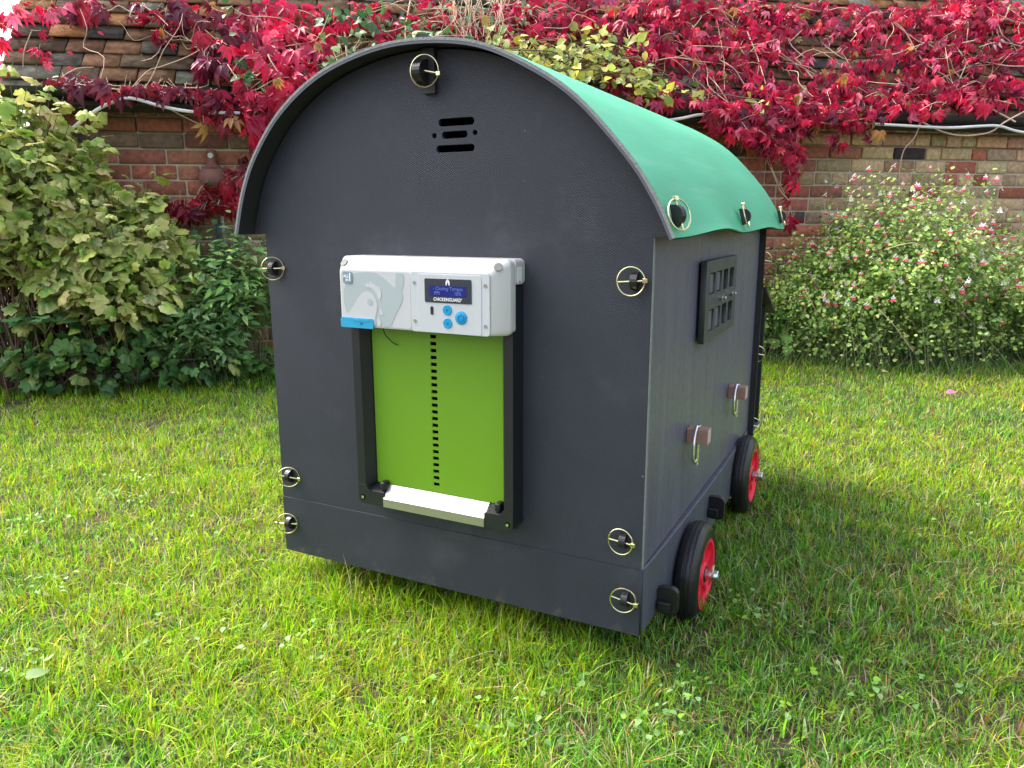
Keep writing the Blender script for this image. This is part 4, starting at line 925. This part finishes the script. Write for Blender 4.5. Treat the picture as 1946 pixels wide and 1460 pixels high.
# perch ends with bail pins
def perch(y, z):
    b = MB(); b.box(1.0, 1.052, y, y+.036, z, z+.038, .0015, 1); o = b.build('perch_end', M['wood'], coop)
    o.data.materials.append(M['endgrain_lit'])
    for p in o.data.polygons:
        if p.normal.x > .9: p.material_index = 1  # outer end face takes the lit wood tone
    b = MB(); cx, cy = 1.024, y+.018; zt = z+.042
    b.tube([(cx, cy, zt), (cx, cy, z-.058)], .0044, 10)
    b.box(cx-.006, cx+.007, cy-.012, cy+.006, zt-.002, zt+.004, .0015, 2)
    pts = [(cx, cy-.010, zt+.001), (cx+.001, cy-.026, zt-.004), (cx+.001, cy-.040, zt-.022), (cx+.001, cy-.046, zt-.05), (cx+.001, cy-.042, zt-.078), (cx+.001, cy-.028, zt-.086), (cx, cy+.008, zt-.087)]
    b.tube(smooth_path([Vector(q) for q in pts], 4), .0036, 8); b.build('bail_pin', M['zinc'], o, True)
perch(.345, .343); perch(.845, .350)

# wheels with solid rubber tyres and red plastic centres
def wheel(y, z, xo, sgn=1, rad=.1315):
    w_ = empty('wheel', (0, 0, 0)); bpy.data.objects.remove(w_)
    xi = xo-.051; f = lambda x: (xi+x) if sgn > 0 else 1-(xi+x)
    prof = [(.0, .088), (.0, .108), (.004, .118), (.010, .1235), (.017, .1262), (.0175, .1240), (.0195, .1240), (.020, .1268), (.028, .1272), (.0285, .1250), (.0305, .1250), (.031, .1268), (.038, .1262), (.0385, .1240), (.0405, .1240), (.041, .1245), (.048, .119), (.0535, .110), (.0555, .104), (.0545, .100), (.0560, .096), (.056, .089)]
    b = MB(); b.lathe([(f(x)-0, r*rad/.1272) for x, r in prof], (0, y, z), 'x', 72, True); ty = b.build('wheel', M['rubber'], coop, True)
    # rim: ring, dished web with recesses, hub
    b = MB(); b.lathe([(f(.006), .0915), (f(.054), .0915), (f(.0555), .0895), (f(.054), .082), (f(.030), .078), (f(.029), .034), (f(.0500), .030), (f(.0515), .028), (f(.0515), .018), (f(.008), .018), (f(.008), .0915)], (0, y, z), 'x', 56)
    rim = b.build('rim', M['red'], ty, True)
    b = MB()
    for k_ in range(5):
        a = R(72*k_+20); c, s__ = math.cos(a), math.sin(a); n_ = (-s__, c)
        pl = [(c*.028+n_[0]*.007, s__*.028+n_[1]*.007), (c*.081+n_[0]*.005, s__*.081+n_[1]*.005), (c*.081-n_[0]*.005, s__*.081-n_[1]*.005), (c*.028-n_[0]*.007, s__*.028-n_[1]*.007)]
        b.prism(pl, lambda p, k: Vector((f(.028) if k else f(.047), y+p[0], z+p[1])))
    b.build('rim_spokes', M['red'], ty)
    b = MB(); b.lathe([(f(.0505), .0195), (f(.054), .0195)], (0, y, z), 'x', 24); b.build('axle_washer', M['black'], ty)
    b = MB(); b.lathe([(f(.050), .0150), (f(.082), .0150), (f(.084), .0132), (f(.0835), .0075), (f(.074), .007)], (0, y, z), 'x', 24); b.build('axle_end', M['zinc'], ty, True)
    b = MB(); b.tube([(f(.066), y-.020, z-.016), (f(.066), y+.018, z+.018)], .0022, 8)
    b.tube([(f(.066)+sgn*.020*math.sin(t)*.35, y+(-.020+.038*(1-math.cos(t))/2)-.012*math.sin(t), z+(-.016+.034*(1-math.cos(t))/2)+.022*math.sin(t)) for t in [math.pi*i/12 for i in range(13)]], .0018, 7)
    b.build('linch_pin', M['brass'], ty, True)
    return ty
wheel(.352, .004, 1.0625); wheel(1.065, .046, 1.0545)
wheel(.352, .004, 1.0625, -1); wheel(1.065, .046, 1.0545, -1)
b = MB(); b.tube([(-.02, .352, .004), (1.02, .352, .004)], .0105, 12); b.tube([(-.02, 1.065, .046), (1.02, 1.065, .046)], .0105, 12); b.build('axles', M['zinc'], coop, True)
P = np.array([[random.choice((1.0125, 1.062))+random.uniform(-.002, .004), yc+.118*math.cos(a), zc_+.118*math.sin(a)] for yc, zc_ in ((.352, .004), (1.065, .046)) for a in [random.uniform(-2.9, -.2) for _ in range(16)]])
P = P*S+np.array([0, 0, Z0]); n = len(P); cl_ = palette(n, [(.30, .36, .10), (.40, .34, .16), (.16, .24, .05)], [2, 2, 1])
tag(cloud('grass_clippings', LAN, P, rnd(n), rnd(n), .007+.010*rng.random(n), cl_, cl_, M['leaf']), kind='stuff')
def hook(y, z):
    b = MB(); pl = rrect(0, .050, -.030, .036, .016, 4); pl = [(max(p[0], .0), p[1]) for p in pl]
    b.prism(pl, lambda p, k: Vector((1.004+p[0], y+(.016 if k else 0), z+p[1])))
    b.box(1.010, 1.040, y-.012, y+.001, z-.022, z+.004, .003, 2); b.build('axle_bracket', M['black'], coop)
hook(.112, .032); hook(.600, .085)

# ---- automatic door opener
hx0, hx1, hz0, hz1 = .288, .722, .645, .803
def housing():
    """box with large sloped front edges"""
    b = MB()
    rings = []
    def ring(x0, x1, z0, z1, y, r): rings.append([b.b.verts.new((px_, y, pz)) for px_, pz in rrect(x0, x1, z0, z1, r, 5)])
    ring(hx0, hx1, hz0, hz1, -.0035 if False else -.040, .014); ring(hx0, hx1, hz0, hz1, -.060, .014); ring(hx0+.001, hx1-.0015, hz0, hz1-.0015, -.0625, .014)
    ring(hx0+.008, hx1-.034, hz0+.0005, hz1-.026, -.0805, .010); ring(hx0+.010, hx1-.037, hz0+.002, hz1-.029, -.0815, .009)
    for A_, B_ in zip(rings, rings[1:]):
        n_ = len(A_)
        for j in range(n_): b.b.faces.new((A_[j], A_[(j+1) % n_], B_[(j+1) % n_], B_[j]))
    b.b.faces.new(rings[0][::-1]); b.b.faces.new(rings[-1])
    return b.build('opener_housing', M['white'], coop, True)
hs = housing()
b = MB(); b.prism(rrect(hx0, hx1+.002, .748, hz1, .011, 4), lambda p, k: Vector((p[0], -.0005 if k else -.0402, p[1]))); b.build('housing_back', M['white'], hs)
YP = -.0817
plate('graphic_panel', [rrect(hx0+.012, .4885, hz0+.004, hz1-.031, .007, 4)], YP-.0006, YP+.001, M['henlight'], hs)
hen_poly = spline2([(.330, .7655), (.360, .7690), (.400, .7685), (.4305, .7500), (.4480, .7380), (.4500, .7600), (.4530, .7690), (.4700, .7690), (.4720, .7500), (.4660, .7300), (.4690, .7190), (.4650, .7060), (.4520, .6850), (.4400, .6640), (.4330, .6530), (.4180, .6500), (.4000, .6600), (.3900, .6700), (.3560, .6780), (.3280, .6780), (.3140, .6760), (.3060, .7000), (.3070, .7300)], 3)
# light hen head, comb, beak and wattle cut out of the grey shape
headp = spline2([(.318, .6760), (.3330, .6920), (.3480, .7120), (.3600, .7230), (.3740, .7260), (.3870, .7200), (.3960, .7080), (.3990, .6940), (.3960, .6790), (.3920, .6640), (.3905, .6520), (.3400, .6520)], 3)
combp = spline2([(.3700, .7360), (.3690, .7420), (.3740, .7450), (.3780, .7410), (.3830, .7480), (.3880, .7430), (.3930, .7440), (.3980, .7370), (.4030, .7390), (.4090, .7320), (.4110, .7200), (.4060, .7080), (.4000, .7180), (.3930, .7290), (.3830, .7350)], 3)
beakp = [(.4060, .6900), (.4170, .6775), (.4050, .6760)]
wat = spline2([(.4010, .6720), (.4060, .6640), (.4080, .6550), (.4020, .6500), (.3975, .6560), (.3985, .6650)], 3)
plate('hen_print', [hen_poly], YP-.0012, YP-.0005, M['hen'], hs)
for nm, pl in (('hen_head', headp), ('hen_comb', combp), ('hen_beak', beakp), ('hen_wattle', wat)): plate(nm, [pl], YP-.0018, YP-.0011, M['henlight'], hs)
plate('hen_eye', [circ(.3800, .7035, .0072)], YP-.0024, YP-.0017, M['hen'], hs)
plate('badge', [rrect(.3070, .3330, .7430, .7690, .004, 3)], YP-.0026, YP-.0010, M['badge'], hs)
text('badge_lettering', 'ALL', .3165, .7585, YP-.0029, .0088, M['ink'], hs, bold=.0002); text('badge_lettering', 'IN', .3190, .7500, YP-.0029, .0075, M['ink'], hs, bold=.0002); text('badge_lettering', '1', .3272, .7558, YP-.0029, .0260, M['ink'], hs, bold=.0005, sx=.8)
# control panel
plate('control_panel_groove', [rrect(.4895, .6855, hz0+.001, .7755, .008, 4)], YP-.0004, YP+.001, M['hen'], hs)
plate('control_panel', [rrect(.4910, .6840, hz0+.0005, .7740, .007, 4)], YP-.0024, YP+.0008, M['panel'], hs, .0006)
plate('control_panel_centre', [rrect(.5090, .6650, hz0+.0008, .7700, .005, 4)], YP-.0032, YP-.0020, M['panel'], hs, .0004)
YQ = YP-.0034
for x, z in ((.5000, .7510), (.6745, .7500), (.5000, .6680), (.6745, .6660)):
    b = MB(); b.lathe([(-.0010, .0042), (-.0001, .0045), (.0004, .0045)], (x, YP-.0024, z), 'y', 18); sc = b.build('screw', M['zinc'], hs, True)
plate('screen_bezel', [rrect(.5275, .6425, .7105, .7610, .003, 4)], YQ-.0008, YQ+.0004, M['lcdframe'], hs, .0002)
mlcd, ntl, bl_ = new_mat('lcd'); bl_.inputs['Base Color'].default_value = (.006, .012, .11, 1); bl_.inputs['Roughness'].default_value = .25; bl_.inputs['Emission Color'].default_value = (.015, .035, .42, 1); bl_.inputs['Emission Strength'].default_value = .05
mtx, ntl, bt_ = new_mat('lcd_text'); bt_.inputs['Base Color'].default_value = (.08, .12, .38, 1); bt_.inputs['Emission Color'].default_value = (.16, .24, .70, 1); bt_.inputs['Emission Strength'].default_value = .06
plate('screen', [rrect(.5395, .6300, .7245, .7465, .0008, 2)], YQ-.0013, YQ-.0006, mlcd, hs)
text('screen_lettering', '- Closing Torque', .5855, .7405, YQ-.0016, .0108, mtx, hs, sx=.98); text('screen_lettering', 'PM            10%', .5855, .7305, YQ-.0016, .0108, mtx, hs, sx=.98)
text('maker_lettering', 'CHICKENGUARD\u2019', .5850, .7175, YQ-.0016, .0100, M['ink'], hs, bold=.00012, sx=.88)
# arch mark above the screen
plate('maker_mark', [spline2([(.5810, .7478), (.5808, .7540), (.5830, .7590), (.5855, .7602), (.5880, .7590), (.5902, .7540), (.5900, .7478), (.5880, .7478), (.5872, .7525), (.5855, .7535), (.5838, .7525), (.5830, .7478)], 2), circ(.5855, .7568, .0011, 10)], YQ-.0014, YQ-.0007, M['ink'], hs)
for x, z, r in ((.5830, .6955, .0112), (.5830, .6675, .0112), (.6165, .6810, .0145)):
    b = MB(); b.lathe([(.0, r), (-.0012, r), (-.0018, r*.93), (-.0016, .0005)], (x, YQ+.0004, z), 'y', 32); bt = b.build('button', M['cyan'], hs, True)
YB_ = YQ-.0019
plate('button_mark', [[(.5800, .6945), (.5830, .6990), (.5860, .6945)]], YB_-.0002, YB_+.0004, M['cyandark'], hs); plate('button_mark', [[(.5800, .6685), (.5830, .6640), (.5860, .6685)]], YB_-.0002, YB_+.0004, M['cyandark'], hs)
ring = [(.6165+.0078*math.sin(R(a)), .6805+.0078*math.cos(R(a))) for a in range(35, 326, 12)]; ring += [(.6165+.0068*math.sin(R(a)), .6805+.0068*math.cos(R(a))) for a in range(325, 34, -12)]
plate('power_mark', [ring, ], YB_-.0002, YB_+.0004, M['cyandark'], hs); plate('power_mark', [[(.6160, .6830), (.6170, .6830), (.6170, .6905), (.6160, .6905)]], YB_-.0002, YB_+.0004, M['cyandark'], hs)
plate('socket', [rrect(.5408, .5480, .6835, .7020, .0034, 4)], YQ-.0006, YQ+.0004, M['darkgrey'], hs)
# battery cover, sensor lead, label, discs painted as shaded screw recesses
b = MB(); b.prism(rrect(.2965, .3880, .6430, .6655, .004, 3), lambda p, k: Vector((p[0], -.060 if k else -.0862, p[1]))); bc = b.build('battery_cover', M['lightcyan'], hs)
b = MB(); b.box(.330, .378, -.0872, -.0858, .6590, .6630); b.build('battery_cover_lip', M['lightcyan'], hs)
plate('battery_cover_mark', [[(.3500, .6560), (.3600, .6560), (.3550, .6490)]], -.0868, -.0858, M['cyandark'], hs)
for x, z, yy in ((.3030, .7885, -.0722), (.6990, .7885, -.0722)):
    b = MB(); b.lathe([(-.0010, .0095), (.0010, .0095)], (0, 0, 0), 'y', 20); o = b.build('recess_shade_disc', mat('recess_shade_grey', (.16, .17, .16), .6), hs); o.location = (x, yy, z); o.rotation_euler = (R(-36), 0, R(-12 if x < .5 else 22))  # flat disc with the shade of a recess in its grey
b = MB(); b.box(hx1+.0019, hx1+.0029, -.036, -.016, .752, .787); b.build('side_sticker', M['ink'], hs)
b = MB(); b.box(hx1+.0029, hx1+.0032, -.030, -.022, .7560, .7572); b.box(hx1+.0029, hx1+.0032, -.031, -.021, .7535, .7545); b.build('sticker_lettering', M['lcdframe'], hs)
b = MB(); b.tube(smooth_path([Vector(q) for q in ((.386, -.052, .650), (.388, -.050, .640), (.389, -.044, .625), (.397, -.030, .607), (.402, -.026, .602), (.410, -.026, .600))], 4), .0012, 6); b.build('sensor_lead', M['black'], hs, True)
# door frame
def rail(fx, d):
    b = MB(); b.prism([(fx, -.0005), (fx, -.050), (fx+.022*d, -.050), (fx+.036*d, -.026), (fx+.036*d, -.0005)], lambda p, k: Vector((p[0], p[1], .252 if k else .746)))
    return b.build('frame_rail', M['darkgrey'], coop)
frs = {1: rail(.297, 1), -1: rail(.7205, -1)}
for sg, x0, x1 in ((1, .297, .3705), (-1, .6480, .7205)):
    fr = frs[sg]; pl = [(x0, .252), (x0, .212), (x0+.007, .205), (x1, .205), (x1, .238), (x0+.040, .238), (x0+.030, .2425), (x0+.024, .252)] if sg > 0 else [(x1, .252), (x1, .212), (x1-.007, .205), (x0, .205), (x0, .238), (x1-.040, .238), (x1-.030, .2425), (x1-.024, .252)]
    b = MB(); b.prism(pl, lambda p, k: Vector((p[0], -.0005 if k else -.0515, p[1]))); cn = b.build('frame_corner', M['darkgrey'], fr)
    b = MB(); b.prism([(x0+.004 if sg < 0 else x0+.02, 0), (x1-.004 if sg > 0 else x1-.02, 0)][::-1] if False else [(-.048, .2385), (-.020, .2520), (-.020, .2380)], lambda p, k: Vector(((x1-.002 if k else x0+.022) if sg > 0 else (x1-.022 if k else x0+.002), p[0], p[1]))); b.build('frame_corner_slope', M['darkgrey'], fr)
    sx = .311 if sg > 0 else .7075
    b = MB(); b.lathe([(-.0006, .0062), (.001, .0062)], (sx, -.0520, .221), 'y', 20); b.build('recess_shade_disc', M['inside'], fr)  # dark disc paints the shade of the screw hole
    b = MB(); b.lathe([(-.0018, .0010), (-.0018, .0038), (.0, .0042)], (sx, -.0524, .221), 'y', 14); b.build('screw', M['zinc'], fr, True)
    cx = .3640 if sg > 0 else .6780
    b = MB(); b.box(cx-.0075, cx+.0075, -.046, -.022, .244, .264, .004, 3); b.build('door_clip', M['black'], fr, True)
b = MB(); b.prism([(-.0525, .2050), (-.0525, .2260), (-.0240, .2530), (-.0200, .2530), (-.0200, .2050)], lambda p, k: Vector(((.6475 if k else .3710), p[0], p[1]))); b.build('sill_strip', M['alu'], fr)
# green pop door with a rack of slots
dh = [[(.4965, z), (.5125, z), (.5125, z-.0082), (.4965, z-.0082)] for z in [.6290-.01595*i for i in range(23)]]
plate('pop_door', [[(.334, .2535), (.6845, .2535), (.6845, .672), (.334, .672)]]+dh, -.0215, -.0185, M['doorgreen'], coop)
b = MB(); b.box(.334, .684, -.016, -.014, .254, .67); b.build('door_slot_shade', M['inside'], coop)  # near-black sheet paints the shade behind the door slots
